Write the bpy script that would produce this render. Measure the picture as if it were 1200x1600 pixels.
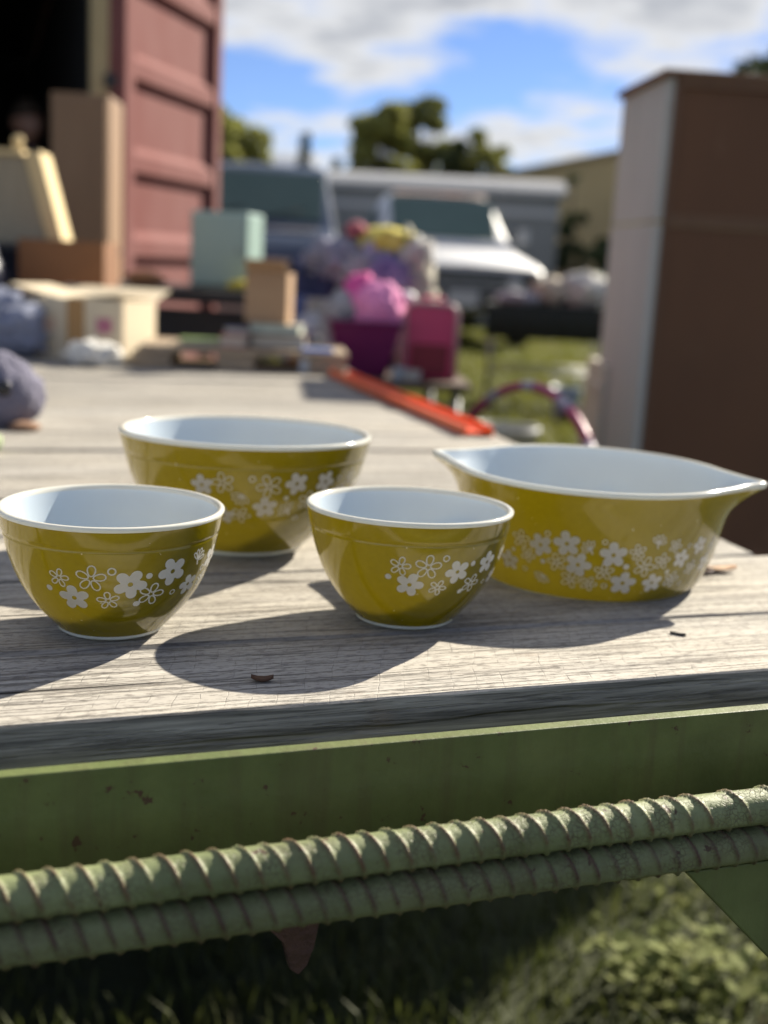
import bpy, bmesh, math, random
import numpy as np
from mathutils import Vector, Matrix, noise, Euler
R = math.radians
scene = bpy.context.scene
for o in list(bpy.data.objects): bpy.data.objects.remove(o)
C = scene.collection
random.seed(7)
rng = np.random.default_rng(7)

# ------------------------------------------------------------------ camera, sky, sun, exposure
CAM_H, DECK_Z = 1.01, 0.78
PITCH, ROLL = R(11.95), R(3.04)
cam_d = bpy.data.cameras.new('camera'); cam = bpy.data.objects.new('camera', cam_d); C.objects.link(cam)
cam_d.sensor_fit = 'VERTICAL'; cam_d.sensor_height = 36; cam_d.lens = 41.68
cam_d.clip_start = 0.05; cam_d.clip_end = 3000
cam.matrix_world = Matrix.Translation((0, 0, CAM_H)) @ Matrix.Rotation(R(90) - PITCH, 4, 'X') @ Matrix.Rotation(ROLL, 4, 'Z')
cam_d.dof.use_dof = True; cam_d.dof.focus_distance = 0.69; cam_d.dof.aperture_fstop = 4.5
scene.camera = cam

# the trailer deck slopes gently away from the viewer
TILT = Matrix.Translation((0, 0, CAM_H)) @ Matrix.Rotation(R(-0.957), 4, 'X') @ Matrix.Translation((0, 0, -CAM_H))
SUN = (TILT.to_3x3() @ Vector((0.542, 0.654, 0.528))).normalized()
sun_el = math.asin(SUN.z); sun_az = math.atan2(SUN.x, SUN.y)      # azimuth clockwise from +Y
world = bpy.data.worlds.new('World'); scene.world = world; world.use_nodes = True
nt = world.node_tree; nt.nodes.clear()
def N(tree, typ, **kw):
    n = tree.nodes.new(typ)
    for k, v in kw.items():
        if k in n.inputs: n.inputs[k].default_value = v
        else: setattr(n, k, v)
    return n
sky = N(nt, 'ShaderNodeTexSky', sky_type='NISHITA', sun_disc=False, sun_elevation=sun_el, sun_rotation=sun_az,
        air_density=1.0, dust_density=0.0, ozone_density=3.0, altitude=2500)
tc = N(nt, 'ShaderNodeTexCoord')
sep = N(nt, 'ShaderNodeSeparateXYZ'); zoff = N(nt, 'ShaderNodeMath', operation='ADD'); zoff.inputs[1].default_value = 0.13
zabs = N(nt, 'ShaderNodeMath', operation='ABSOLUTE')
dx_ = N(nt, 'ShaderNodeMath', operation='DIVIDE'); dy_ = N(nt, 'ShaderNodeMath', operation='DIVIDE'); cxy = N(nt, 'ShaderNodeCombineXYZ')
mp = N(nt, 'ShaderNodeMapping'); mp.inputs['Scale'].default_value = (1.0, 1.0, 1.0); mp.inputs['Location'].default_value = (9.31, 10.16, 11.75)
n1 = N(nt, 'ShaderNodeTexNoise', Scale=1.05, Detail=9.0, Roughness=0.6)
ramp = N(nt, 'ShaderNodeValToRGB'); ramp.color_ramp.elements[0].position = 0.455; ramp.color_ramp.elements[1].position = 0.555
ramp2 = N(nt, 'ShaderNodeValToRGB')
ramp2.color_ramp.elements[0].position = 0.545; ramp2.color_ramp.elements[0].color = (7.2, 7.3, 7.5, 1)
ramp2.color_ramp.elements[1].position = 0.66; ramp2.color_ramp.elements[1].color = (3.2, 3.45, 4.0, 1)
hsv = N(nt, 'ShaderNodeHueSaturation', Saturation=0.88, Value=0.92)
tint = N(nt, 'ShaderNodeMixRGB', blend_type='MULTIPLY'); tint.inputs[0].default_value = 1.0; tint.inputs[2].default_value = (0.80, 0.93, 1.22, 1)
mix = N(nt, 'ShaderNodeMixRGB'); bg = N(nt, 'ShaderNodeBackground', Strength=0.05); outw = N(nt, 'ShaderNodeOutputWorld')
L = nt.links.new
L(tc.outputs['Generated'], sep.inputs[0]); L(sep.outputs[2], zabs.inputs[0]); L(zabs.outputs[0], zoff.inputs[0])
L(sep.outputs[0], dx_.inputs[0]); L(zoff.outputs[0], dx_.inputs[1]); L(sep.outputs[1], dy_.inputs[0]); L(zoff.outputs[0], dy_.inputs[1])
L(dx_.outputs[0], cxy.inputs[0]); L(dy_.outputs[0], cxy.inputs[1]); L(cxy.outputs[0], mp.inputs['Vector']); L(mp.outputs[0], n1.inputs['Vector'])
L(n1.outputs['Fac'], ramp.inputs[0]); L(n1.outputs['Fac'], ramp2.inputs[0])
L(sky.outputs[0], hsv.inputs['Color']); L(hsv.outputs[0], tint.inputs[1]); L(tint.outputs[0], mix.inputs[1]); L(ramp2.outputs[0], mix.inputs[2]); L(ramp.outputs[0], mix.inputs[0])
L(mix.outputs[0], bg.inputs[0]); L(bg.outputs[0], outw.inputs[0])

sd = bpy.data.lights.new('sun', 'SUN'); sd.energy = 5.0; sd.angle = R(0.53); sd.color = (1.0, 0.92, 0.775)
sun = bpy.data.objects.new('sun', sd); C.objects.link(sun)
sun.rotation_euler = (-SUN).to_track_quat('-Z', 'Y').to_euler(); sun.location = (6, 8, 9)
vs = scene.view_settings; vs.view_transform = 'Standard'; vs.look = 'None'; vs.gamma = 1.0; vs.exposure = 1.2
scene.cycles.max_bounces = 10; scene.cycles.transmission_bounces = 6; scene.cycles.diffuse_bounces = 5

# ------------------------------------------------------------------ helpers
MATS = {}
def mat(name, c1, c2=None, rough=0.7, scale=8.0, stretch=(1, 1, 1), bump=0.0, bscale=40.0, detail=5, spec=0.5, metal=0.0,
        c3=None, s3=20.0, t3=0.62, transl=0.0, coat=0.0, obj=True):
    """noise-varied procedural paint / cloth / wood"""
    if name in MATS: return MATS[name]
    m = bpy.data.materials.new(name); m.use_nodes = True; t = m.node_tree; b = t.nodes['Principled BSDF']
    b.inputs['Roughness'].default_value = rough; b.inputs['Specular IOR Level'].default_value = spec
    b.inputs['Metallic'].default_value = metal; b.inputs['Coat Weight'].default_value = coat
    c2 = c2 or tuple(v * 0.78 for v in c1)
    tcn = N(t, 'ShaderNodeTexCoord'); mpn = N(t, 'ShaderNodeMapping'); mpn.inputs['Scale'].default_value = stretch
    t.links.new(tcn.outputs['Object' if obj else 'Generated'], mpn.inputs['Vector'])
    nz = N(t, 'ShaderNodeTexNoise', Scale=scale, Detail=detail, Roughness=0.6); t.links.new(mpn.outputs[0], nz.inputs['Vector'])
    rp = N(t, 'ShaderNodeValToRGB'); e = rp.color_ramp.elements
    e[0].position = 0.3; e[0].color = (*c1, 1); e[1].position = 0.7; e[1].color = (*c2, 1)
    t.links.new(nz.outputs['Fac'], rp.inputs[0]); col = rp.outputs[0]
    if c3:
        nz3 = N(t, 'ShaderNodeTexNoise', Scale=s3, Detail=6, Roughness=0.65); t.links.new(mpn.outputs[0], nz3.inputs['Vector'])
        r3 = N(t, 'ShaderNodeValToRGB'); r3.color_ramp.elements[0].position = t3; r3.color_ramp.elements[1].position = t3 + 0.06
        t.links.new(nz3.outputs['Fac'], r3.inputs[0])
        mx = N(t, 'ShaderNodeMixRGB'); mx.inputs[2].default_value = (*c3, 1)
        t.links.new(r3.outputs[0], mx.inputs[0]); t.links.new(col, mx.inputs[1]); col = mx.outputs[0]
    t.links.new(col, b.inputs['Base Color'])
    if bump:
        nb = N(t, 'ShaderNodeTexNoise', Scale=bscale, Detail=4); t.links.new(mpn.outputs[0], nb.inputs['Vector'])
        bp = N(t, 'ShaderNodeBump', Strength=bump, Distance=0.02); t.links.new(nb.outputs['Fac'], bp.inputs['Height'])
        t.links.new(bp.outputs[0], b.inputs['Normal'])
    if transl:
        out = t.nodes['Material Output']; tr = N(t, 'ShaderNodeBsdfTranslucent'); t.links.new(col, tr.inputs['Color'])
        ms = N(t, 'ShaderNodeMixShader'); ms.inputs[0].default_value = transl
        t.links.new(b.outputs[0], ms.inputs[1]); t.links.new(tr.outputs[0], ms.inputs[2]); t.links.new(ms.outputs[0], out.inputs[0])
    MATS[name] = m; return m

def empty(name, M=None, loc=None, rz=0, label=None, cat=None, group=None):
    o = bpy.data.objects.new(name, None); C.objects.link(o); o.empty_display_size = 0.05
    o.matrix_world = M if M is not None else Matrix.Translation(loc) @ Matrix.Rotation(rz, 4, 'Z')
    return tag(o, label, cat, group)
def tag(o, label=None, cat=None, group=None, kind=None):
    for k, v in (('label', label), ('category', cat), ('group', group), ('kind', kind)):
        if v: o[k] = v
    return o
def link(name, me, m, parent=None, smooth=False):
    o = bpy.data.objects.new(name, me); C.objects.link(o); o.parent = parent
    if m and not me.materials: me.materials.append(m)
    if smooth: me.polygons.foreach_set('use_smooth', [True] * len(me.polygons))
    return o
def mesh(name, v, f, m, parent=None, smooth=False):
    me = bpy.data.meshes.new(name); me.from_pydata([tuple(a) for a in v], [], f); me.update()
    return link(name, me, m, parent, smooth)
def from_bm(name, bm, m, parent=None, smooth=False):
    me = bpy.data.meshes.new(name); bmesh.ops.recalc_face_normals(bm, faces=bm.faces[:]); bm.to_mesh(me); bm.free()
    return link(name, me, m, parent, smooth)
def box_bm(c, s, bev=0.0, rot=None, bm=None):
    b = bmesh.new(); bmesh.ops.create_cube(b, size=1); bmesh.ops.scale(b, vec=s, verts=b.verts)
    if bev: bmesh.ops.bevel(b, geom=b.edges[:], offset=bev, segments=2, affect='EDGES', profile=0.5)
    M = Matrix.Translation(c) @ (Euler(rot).to_matrix().to_4x4() if rot else Matrix())
    b.transform(M)
    if bm is None: return b
    me = bpy.data.meshes.new('t'); b.to_mesh(me); b.free(); bm.from_mesh(me); bpy.data.meshes.remove(me); return bm
def box(name, c, s, m, parent=None, bev=0.0, rot=None):
    return from_bm(name, box_bm(c, s, bev, rot), m, parent)
def prism(name, pts, axis, a0, a1, m, parent=None, bev=0.0):
    """polygon (2-D) extruded along axis 'x','y' or 'z' from a0 to a1"""
    bm = bmesh.new()
    def P(u, w, a): return {'x': (a, u, w), 'y': (u, a, w), 'z': (u, w, a)}[axis]
    A = [bm.verts.new(P(u, w, a0)) for u, w in pts]; B = [bm.verts.new(P(u, w, a1)) for u, w in pts]
    bm.faces.new(A); bm.faces.new(B[::-1]); n = len(pts)
    for i in range(n): bm.faces.new((A[i], B[i], B[(i + 1) % n], A[(i + 1) % n]))
    if bev: bmesh.ops.bevel(bm, geom=bm.edges[:], offset=bev, segments=2, affect='EDGES', profile=0.5)
    return from_bm(name, bm, m, parent)
def tube_vf(path, rad, seg=10, cap=True):
    v, f = [], []; n = len(path); path = [Vector(p) for p in path]
    rads = rad if hasattr(rad, '__len__') else [rad] * n
    ref = Vector((0, 0, 1))
    for i, p in enumerate(path):
        d = (path[min(i + 1, n - 1)] - path[max(i - 1, 0)]).normalized()
        a = d.cross(ref if abs(d.z) < 0.95 else Vector((1, 0, 0))).normalized(); b = a.cross(d)
        for k in range(seg):
            an = 2 * math.pi * k / seg; v.append(p + (a * math.cos(an) + b * math.sin(an)) * rads[i])
    for i in range(n - 1):
        for k in range(seg): f.append((i * seg + k, i * seg + (k + 1) % seg, (i + 1) * seg + (k + 1) % seg, (i + 1) * seg + k))
    if cap: f.append(tuple(range(seg))[::-1]); f.append(tuple((n - 1) * seg + k for k in range(seg)))
    return v, f
def tube(name, path, rad, m, parent=None, seg=10):
    v, f = tube_vf(path, rad, seg); return mesh(name, v, f, m, parent, True)
def lathe(name, prof, m, parent=None, seg=48, smooth=True):
    v, f = [], []; n = len(prof)
    for r, z in prof:
        for k in range(seg): a = 2 * math.pi * k / seg; v.append((r * math.cos(a), r * math.sin(a), z))
    for i in range(n - 1):
        for k in range(seg): f.append((i * seg + k, i * seg + (k + 1) % seg, (i + 1) * seg + (k + 1) % seg, (i + 1) * seg + k))
    return mesh(name, v, f, m, parent, smooth)
def blob(name, size, m, parent=None, seed=0, amp=0.22, freq=2.2, fold=0.12, flat=0.85, sub=4, smooth=True):
    """soft bundle (cloth, bag): noise-folded, with a flat underside at z = 0"""
    bm = bmesh.new(); bmesh.ops.create_icosphere(bm, subdivisions=sub, radius=1.0)
    o = Vector((seed * 3.7, seed * 1.3, seed * 7.1))
    for w in bm.verts:
        p = w.co.copy(); k = 1 + amp * noise.fractal(p * freq * 0.6 + o, 1.0, 2.0, 3)
        k += fold * (1 - abs(noise.noise(p * freq * 1.7 + o * 2)) * 3.2) * 0.5 + 0.05 * noise.noise(p * freq * 4 + o)
        q = p * k; q.z = max(q.z, -flat)
        w.co = Vector((q.x * size[0], q.y * size[1], (q.z + flat) * size[2] / (1 + flat)))
    return from_bm(name, bm, m, parent, smooth)

# ------------------------------------------------------------------ ground and grass
def gnoise(x, y): return 0.035 * noise.noise(Vector((x * 0.45, y * 0.45, 0))) + 0.012 * noise.noise(Vector((x * 2.3, y * 2.3, 4)))
def ground_mesh():
    xs = np.concatenate([[-900, -200, -60, -25], np.arange(-12, 12.01, 0.3), [25, 60, 200, 900]])
    ys = np.concatenate([[-60, -20, -6], np.arange(-2, 30.01, 0.3), [40, 70, 200, 900, 1800]])
    v = [(x, y, gnoise(x, y) if -12 <= x <= 12 and -2 <= y <= 30 else 0.0) for y in ys for x in xs]
    w = len(xs); f = [(j * w + i, j * w + i + 1, (j + 1) * w + i + 1, (j + 1) * w + i) for j in range(len(ys) - 1) for i in range(w - 1)]
    return v, f
m_ground = mat('turf', (0.020, 0.026, 0.007), (0.045, 0.052, 0.014), rough=0.95, scale=1.6, c3=(0.08, 0.060, 0.032), s3=2.6, t3=0.60, bump=0.6, bscale=30)
v, f = ground_mesh(); tag(mesh('ground', v, f, m_ground, None, True), kind='structure')
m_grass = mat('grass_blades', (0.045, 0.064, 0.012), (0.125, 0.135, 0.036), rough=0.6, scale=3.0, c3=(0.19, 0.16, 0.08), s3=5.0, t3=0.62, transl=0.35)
m_weed = mat('weed_leaves', (0.14, 0.18, 0.045), (0.24, 0.25, 0.09), spec=0.2, rough=0.75, scale=9.0, transl=0.35)
def blades(n, x0, x1, y0, y1, h0, h1, w):
    V, F = [], []
    for _ in range(n):
        x = random.uniform(x0, x1); y = random.uniform(y0, y1)
        if noise.noise(Vector((x * 3.0, y * 3.0, 9))) < -0.25 and random.random() < 0.75: continue
        z = gnoise(x, y) - 0.004; a = random.uniform(0, 6.283); h = random.uniform(h0, h1); l = random.uniform(0.15, 0.9) * h
        dx, dy = math.cos(a), math.sin(a); ww = w * random.uniform(0.6, 1.2); b = len(V)
        V += [(x - dy * ww, y + dx * ww, z), (x + dy * ww, y - dx * ww, z),
              (x + dx * l * 0.4 + dy * ww * 0.8, y + dy * l * 0.4 - dx * ww * 0.8, z + h * 0.62), (x + dx * l * 0.4 - dy * ww * 0.8, y + dy * l * 0.4 + dx * ww * 0.8, z + h * 0.62),
              (x + dx * l, y + dy * l, z + h)]
        F += [(b, b + 1, b + 2, b + 3), (b + 3, b + 2, b + 4)]
    return V, F
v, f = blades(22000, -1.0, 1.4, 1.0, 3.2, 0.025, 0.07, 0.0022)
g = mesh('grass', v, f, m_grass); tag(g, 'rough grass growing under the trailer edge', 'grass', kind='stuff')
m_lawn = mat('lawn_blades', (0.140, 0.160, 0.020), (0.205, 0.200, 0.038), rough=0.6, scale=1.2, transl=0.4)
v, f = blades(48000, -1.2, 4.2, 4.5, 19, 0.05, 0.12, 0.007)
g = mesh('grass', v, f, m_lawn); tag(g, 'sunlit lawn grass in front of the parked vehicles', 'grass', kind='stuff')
def weeds():
    V, F = [], []
    for _ in range(26):
        cx, cy = random.uniform(0.30, 1.1), random.uniform(1.25, 2.3)
        if random.random() < 0.3: cx, cy = random.gauss(0.42, 0.06), random.gauss(1.52, 0.05)
        hh = random.uniform(0.03, 0.09)
        for _ in range(random.randint(10, 26)):
            x = cx + random.gauss(0, 0.035); y = cy + random.gauss(0, 0.035); z = gnoise(x, y) + random.uniform(0.01, hh)
            s = random.uniform(0.008, 0.019); a = random.uniform(0, 6.28); ti = random.uniform(-0.7, 0.7)
            u = Vector((math.cos(a), math.sin(a), ti)).normalized(); w = Vector((-math.sin(a), math.cos(a), random.uniform(-0.5, 0.5))).normalized()
            c = Vector((x, y, z)); b = len(V)
            V += [c - u * s, c - u * s * 0.3 + w * s * 0.55, c + u * s * 0.5 + w * s * 0.45, c + u * s, c + u * s * 0.5 - w * s * 0.45, c - u * s * 0.3 - w * s * 0.55]
            F.append(tuple(range(b, b + 6)))
    return V, F
v, f = weeds(); tag(mesh('weeds', v, f, m_weed), 'low leafy weeds in the sunny grass below the trailer', 'weeds', kind='stuff')

# ------------------------------------------------------------------ flatbed trailer
DECK = TILT @ Matrix.Translation((0, 0.634, DECK_Z)) @ Matrix.Rotation(R(20.42), 4, 'Z')       # local: x along the planks, y across, z up from the boards
def s_end(t): return 0.45 + 0.13 * t
def wood_mat():
    m = bpy.data.materials.new('weathered_plank'); m.use_nodes = True; t = m.node_tree; b = t.nodes['Principled BSDF']
    b.inputs['Roughness'].default_value = 0.85; b.inputs['Specular IOR Level'].default_value = 0.25
    l = t.links.new
    tcn = N(t, 'ShaderNodeTexCoord'); oi = N(t, 'ShaderNodeObjectInfo')
    add = N(t, 'ShaderNodeVectorMath', operation='ADD'); mul = N(t, 'ShaderNodeMath', operation='MULTIPLY'); mul.inputs[1].default_value = 17.0
    l(oi.outputs['Random'], mul.inputs[0]); cmb = N(t, 'ShaderNodeCombineXYZ'); l(mul.outputs[0], cmb.inputs[0]); l(mul.outputs[0], cmb.inputs[2])
    l(tcn.outputs['Object'], add.inputs[0]); l(cmb.outputs[0], add.inputs[1])
    def mapped(sc, rot=(0, 0, 0)):
        q = N(t, 'ShaderNodeMapping'); q.inputs['Scale'].default_value = sc; q.inputs['Rotation'].default_value = rot; l(add.outputs[0], q.inputs[0]); return q
    def ns(vec, scale, detail=6, rough=0.6, dist=0.0):
        q = N(t, 'ShaderNodeTexNoise', Scale=scale, Detail=detail, Roughness=rough, Distortion=dist); l(vec.outputs[0], q.inputs[0]); return q
    def rmp(src, p0, p1, c0=(0, 0, 0, 1), c1=(1, 1, 1, 1)):
        q = N(t, 'ShaderNodeValToRGB'); q.color_ramp.elements[0].position = p0; q.color_ramp.elements[1].position = p1
        q.color_ramp.elements[0].color = c0; q.color_ramp.elements[1].color = c1; l(src, q.inputs[0]); return q
    def mixc(fac, a, bcol, typ='MIX'):
        q = N(t, 'ShaderNodeMixRGB', blend_type=typ); l(fac, q.inputs[0])
        if isinstance(a, tuple): q.inputs[1].default_value = a
        else: l(a, q.inputs[1])
        if isinstance(bcol, tuple): q.inputs[2].default_value = bcol
        else: l(bcol, q.inputs[2])
        return q
    g1 = ns(mapped((2.2, 55, 55)), 1.0, 8, 0.65, 0.6)            # broad grain
    g2 = ns(mapped((9, 360, 360)), 1.0, 5, 0.65, 0.3)            # fine fibres
    big = ns(mapped((3, 9, 9)), 1.0, 4)
    base = rmp(g1.outputs['Fac'], 0.28, 0.74, (0.275, 0.248, 0.208, 1), (0.610, 0.568, 0.490, 1))
    tone = rmp(big.outputs['Fac'], 0.35, 0.68, (0.42, 0.405, 0.38, 1), (0.53, 0.48, 0.40, 1))
    half = N(t, 'ShaderNodeValue'); half.outputs[0].default_value = 0.45
    c = mixc(half.outputs[0], base.outputs[0], tone.outputs[0])
    fib = rmp(g2.outputs['Fac'], 0.39, 0.47); 
    fib_i = N(t, 'ShaderNodeInvert'); l(fib.outputs[0], fib_i.inputs['Color'])
    # saw marks: thin broken lines running slantwise over the board
    wv = N(t, 'ShaderNodeTexWave', wave_type='BANDS', bands_direction='X', Scale=22.0, Distortion=7.0, Detail=4.0)
    wv.inputs['Detail Scale'].default_value = 0.35; wv.inputs['Detail Roughness'].default_value = 0.55
    ms = mapped((1, 1, 1), (0, 0, R(20))); l(ms.outputs[0], wv.inputs['Vector'])
    saw = rmp(wv.outputs['Fac'], 0.0, 0.006, (1, 1, 1, 1), (0, 0, 0, 1))
    brk = rmp(ns(mapped((45, 70, 30)), 1.0, 5, 0.75).outputs['Fac'], 0.44, 0.62)
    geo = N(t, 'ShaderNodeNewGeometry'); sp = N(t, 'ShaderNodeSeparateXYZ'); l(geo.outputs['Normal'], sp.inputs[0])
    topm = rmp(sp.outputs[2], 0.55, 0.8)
    brk2 = mixc(topm.outputs[0], (0.12, 0.12, 0.12, 1), brk.outputs[0])
    sawm = mixc(saw.outputs[0], (0, 0, 0, 1), brk2.outputs[0])
    # long drying checks
    ck = ns(mapped((1.6, 110, 30)), 1.0, 4, 0.55, 0.3); chk = rmp(ck.outputs['Fac'], 0.315, 0.345, (1, 1, 1, 1), (0, 0, 0, 1))
    dk = (0.060, 0.050, 0.042, 1)
    sc1 = N(t, 'ShaderNodeMath', operation='MULTIPLY'); sc1.inputs[1].default_value = 0.5; l(fib_i.outputs[0], sc1.inputs[0])
    c = mixc(sc1.outputs[0], c.outputs[0], dk)
    sc2 = N(t, 'ShaderNodeMath', operation='MULTIPLY'); sc2.inputs[1].default_value = 0.30; l(sawm.outputs[0], sc2.inputs[0])
    spk = rmp(ns(mapped((130, 620, 620)), 1.0, 3, 0.6).outputs['Fac'], 0.40, 0.47, (1, 1, 1, 1), (0, 0, 0, 1)); sc3 = N(t, 'ShaderNodeMath', operation='MULTIPLY'); sc3.inputs[1].default_value = 0.5; l(spk.outputs[0], sc3.inputs[0])
    c = mixc(sc3.outputs[0], c.outputs[0], dk)
    c = mixc(sc2.outputs[0], c.outputs[0], dk); c = mixc(chk.outputs[0], c.outputs[0], (0.03, 0.026, 0.022, 1))
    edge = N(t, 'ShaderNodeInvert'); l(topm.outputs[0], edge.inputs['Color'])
    mil_shade = rmp(ns(mapped((5, 120, 150)), 1.0, 8, 0.7, 0.4).outputs['Fac'], 0.36, 0.66, (0.085, 0.082, 0.078, 1), (0.42, 0.40, 0.37, 1))
    c = mixc(edge.outputs[0], c.outputs[0], mil_shade.outputs[0])  # faces not pointing up: mildew streaks, darkened further as painted shade
    rv = N(t, 'ShaderNodeMapRange'); rv.inputs['To Min'].default_value = 0.78; rv.inputs['To Max'].default_value = 1.04; l(oi.outputs['Random'], rv.inputs['Value'])
    hv = N(t, 'ShaderNodeHueSaturation'); l(rv.outputs[0], hv.inputs['Value']); l(c.outputs[0], hv.inputs['Color']); c = hv
    # a few warm stains
    st = rmp(ns(mapped((7, 11, 7)), 1.0, 3).outputs['Fac'], 0.68, 0.78); sts = N(t, 'ShaderNodeMath', operation='MULTIPLY'); sts.inputs[1].default_value = 0.35
    l(st.outputs[0], sts.inputs[0]); c = mixc(sts.outputs[0], c.outputs[0], (0.27, 0.15, 0.07, 1))
    l(c.outputs[0], b.inputs['Base Color'])
    h = mixc(half.outputs[0], g1.outputs['Fac'], fib.outputs[0])
    hs = mixc(sc2.outputs[0], h.outputs[0], (0, 0, 0, 1)); hc = mixc(chk.outputs[0], hs.outputs[0], (0, 0, 0, 1))
    bp = N(t, 'ShaderNodeBump', Strength=0.8, Distance=0.0022); l(hc.outputs[0], bp.inputs['Height']); l(bp.outputs[0], b.inputs['Normal'])
    return m
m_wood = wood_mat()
def green_mat(name, rust_attr, ca=(0.082, 0.108, 0.030, 1), cb=(0.155, 0.185, 0.060, 1)):
    m = bpy.data.materials.new(name); m.use_nodes = True; t = m.node_tree; b = t.nodes['Principled BSDF']; l = t.links.new
    b.inputs['Roughness'].default_value = 0.55; b.inputs['Specular IOR Level'].default_value = 0.35
    tcn = N(t, 'ShaderNodeTexCoord')
    def ns(scale, d=5): q = N(t, 'ShaderNodeTexNoise', Scale=scale, Detail=d, Roughness=0.62); l(tcn.outputs['Object'], q.inputs[0]); return q
    def rmp(src, p0, p1, c0=(0, 0, 0, 1), c1=(1, 1, 1, 1)):
        q = N(t, 'ShaderNodeValToRGB'); q.color_ramp.elements[0].position = p0; q.color_ramp.elements[1].position = p1
        q.color_ramp.elements[0].color = c0; q.color_ramp.elements[1].color = c1; l(src, q.inputs[0]); return q
    def mx(fac, a, c):
        q = N(t, 'ShaderNodeMixRGB'); l(fac, q.inputs[0]); l(a, q.inputs[1])
        if isinstance(c, tuple): q.inputs[2].default_value = c
        else: l(c, q.inputs[2])
        return q
    base = rmp(ns(14).outputs['Fac'], 0.3, 0.7, ca, cb)
    dirt = rmp(ns(6, 7).outputs['Fac'], 0.46, 0.74); ds = N(t, 'ShaderNodeMath', operation='MULTIPLY'); ds.inputs[1].default_value = 0.55; l(dirt.outputs[0], ds.inputs[0])
    c = mx(ds.outputs[0], base.outputs[0], (0.075, 0.072, 0.030, 1))
    mpd = N(t, 'ShaderNodeMapping'); mpd.inputs['Scale'].default_value = (70, 70, 6); l(tcn.outputs['Object'], mpd.inputs[0])
    nd = N(t, 'ShaderNodeTexNoise', Scale=1.0, Detail=6.0, Roughness=0.65); l(mpd.outputs[0], nd.inputs[0])
    dr_ = rmp(nd.outputs['Fac'], 0.50, 0.72); dm = N(t, 'ShaderNodeMath', operation='MULTIPLY'); dm.inputs[1].default_value = 0.45; l(dr_.outputs[0], dm.inputs[0])
    c = mx(dm.outputs[0], c.outputs[0], (0.085, 0.070, 0.032, 1))
    spots = rmp(ns(95, 3).outputs['Fac'], 0.665, 0.70); c = mx(spots.outputs[0], c.outputs[0], (0.070, 0.040, 0.022, 1))
    patch = rmp(ns(17, 10).outputs['Fac'], 0.645, 0.70); c = mx(patch.outputs[0], c.outputs[0], (0.095, 0.045, 0.024, 1))
    vor = N(t, 'ShaderNodeTexVoronoi', feature='DISTANCE_TO_EDGE', Scale=330.0); l(tcn.outputs['Object'], vor.inputs[0])
    crk = rmp(vor.outputs['Distance'], 0.0, 0.09, (1, 1, 1, 1), (0, 0, 0, 1))
    cm = N(t, 'ShaderNodeMath', operation='MULTIPLY'); l(crk.outputs[0], cm.inputs[0])
    if rust_attr:
        at = N(t, 'ShaderNodeAttribute', attribute_name='rib'); l(rmp(ns(60).outputs['Fac'], 0.40, 0.62).outputs[0], cm.inputs[1])
        c = mx(cm.outputs[0], c.outputs[0], (0.10, 0.085, 0.045, 1))
        w = N(t, 'ShaderNodeMath', operation='MULTIPLY'); l(at.outputs['Fac'], w.inputs[0]); l(rmp(ns(70).outputs['Fac'], 0.36 if rust_attr == 1 else 0.30, 0.52 if rust_attr == 1 else 0.44).outputs[0], w.inputs[1])
        c = mx(w.outputs[0], c.outputs[0], (0.13, 0.060, 0.034, 1) if rust_attr == 1 else (0.075, 0.032, 0.026, 1))
    else: cm.inputs[1].default_value = 0.0
    l(c.outputs[0], b.inputs['Base Color'])
    bp = N(t, 'ShaderNodeBump', Strength=0.35, Distance=0.0015); l(ns(160).outputs['Fac'], bp.inputs['Height'])
    bp2 = N(t, 'ShaderNodeBump', Strength=0.5, Distance=0.0008, invert=True); l(cm.outputs[0], bp2.inputs['Height']); l(bp.outputs[0], bp2.inputs['Normal'])
    l(bp2.outputs[0], b.inputs['Normal']); return m
m_green = green_mat('green_steel', 0); m_rebarA = green_mat('green_rebar', 1, (0.15, 0.180, 0.075, 1), (0.27, 0.300, 0.145, 1)); m_rebarB = green_mat('rusty_green_rebar', 2, (0.12, 0.14, 0.060, 1), (0.20, 0.22, 0.105, 1))

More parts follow.
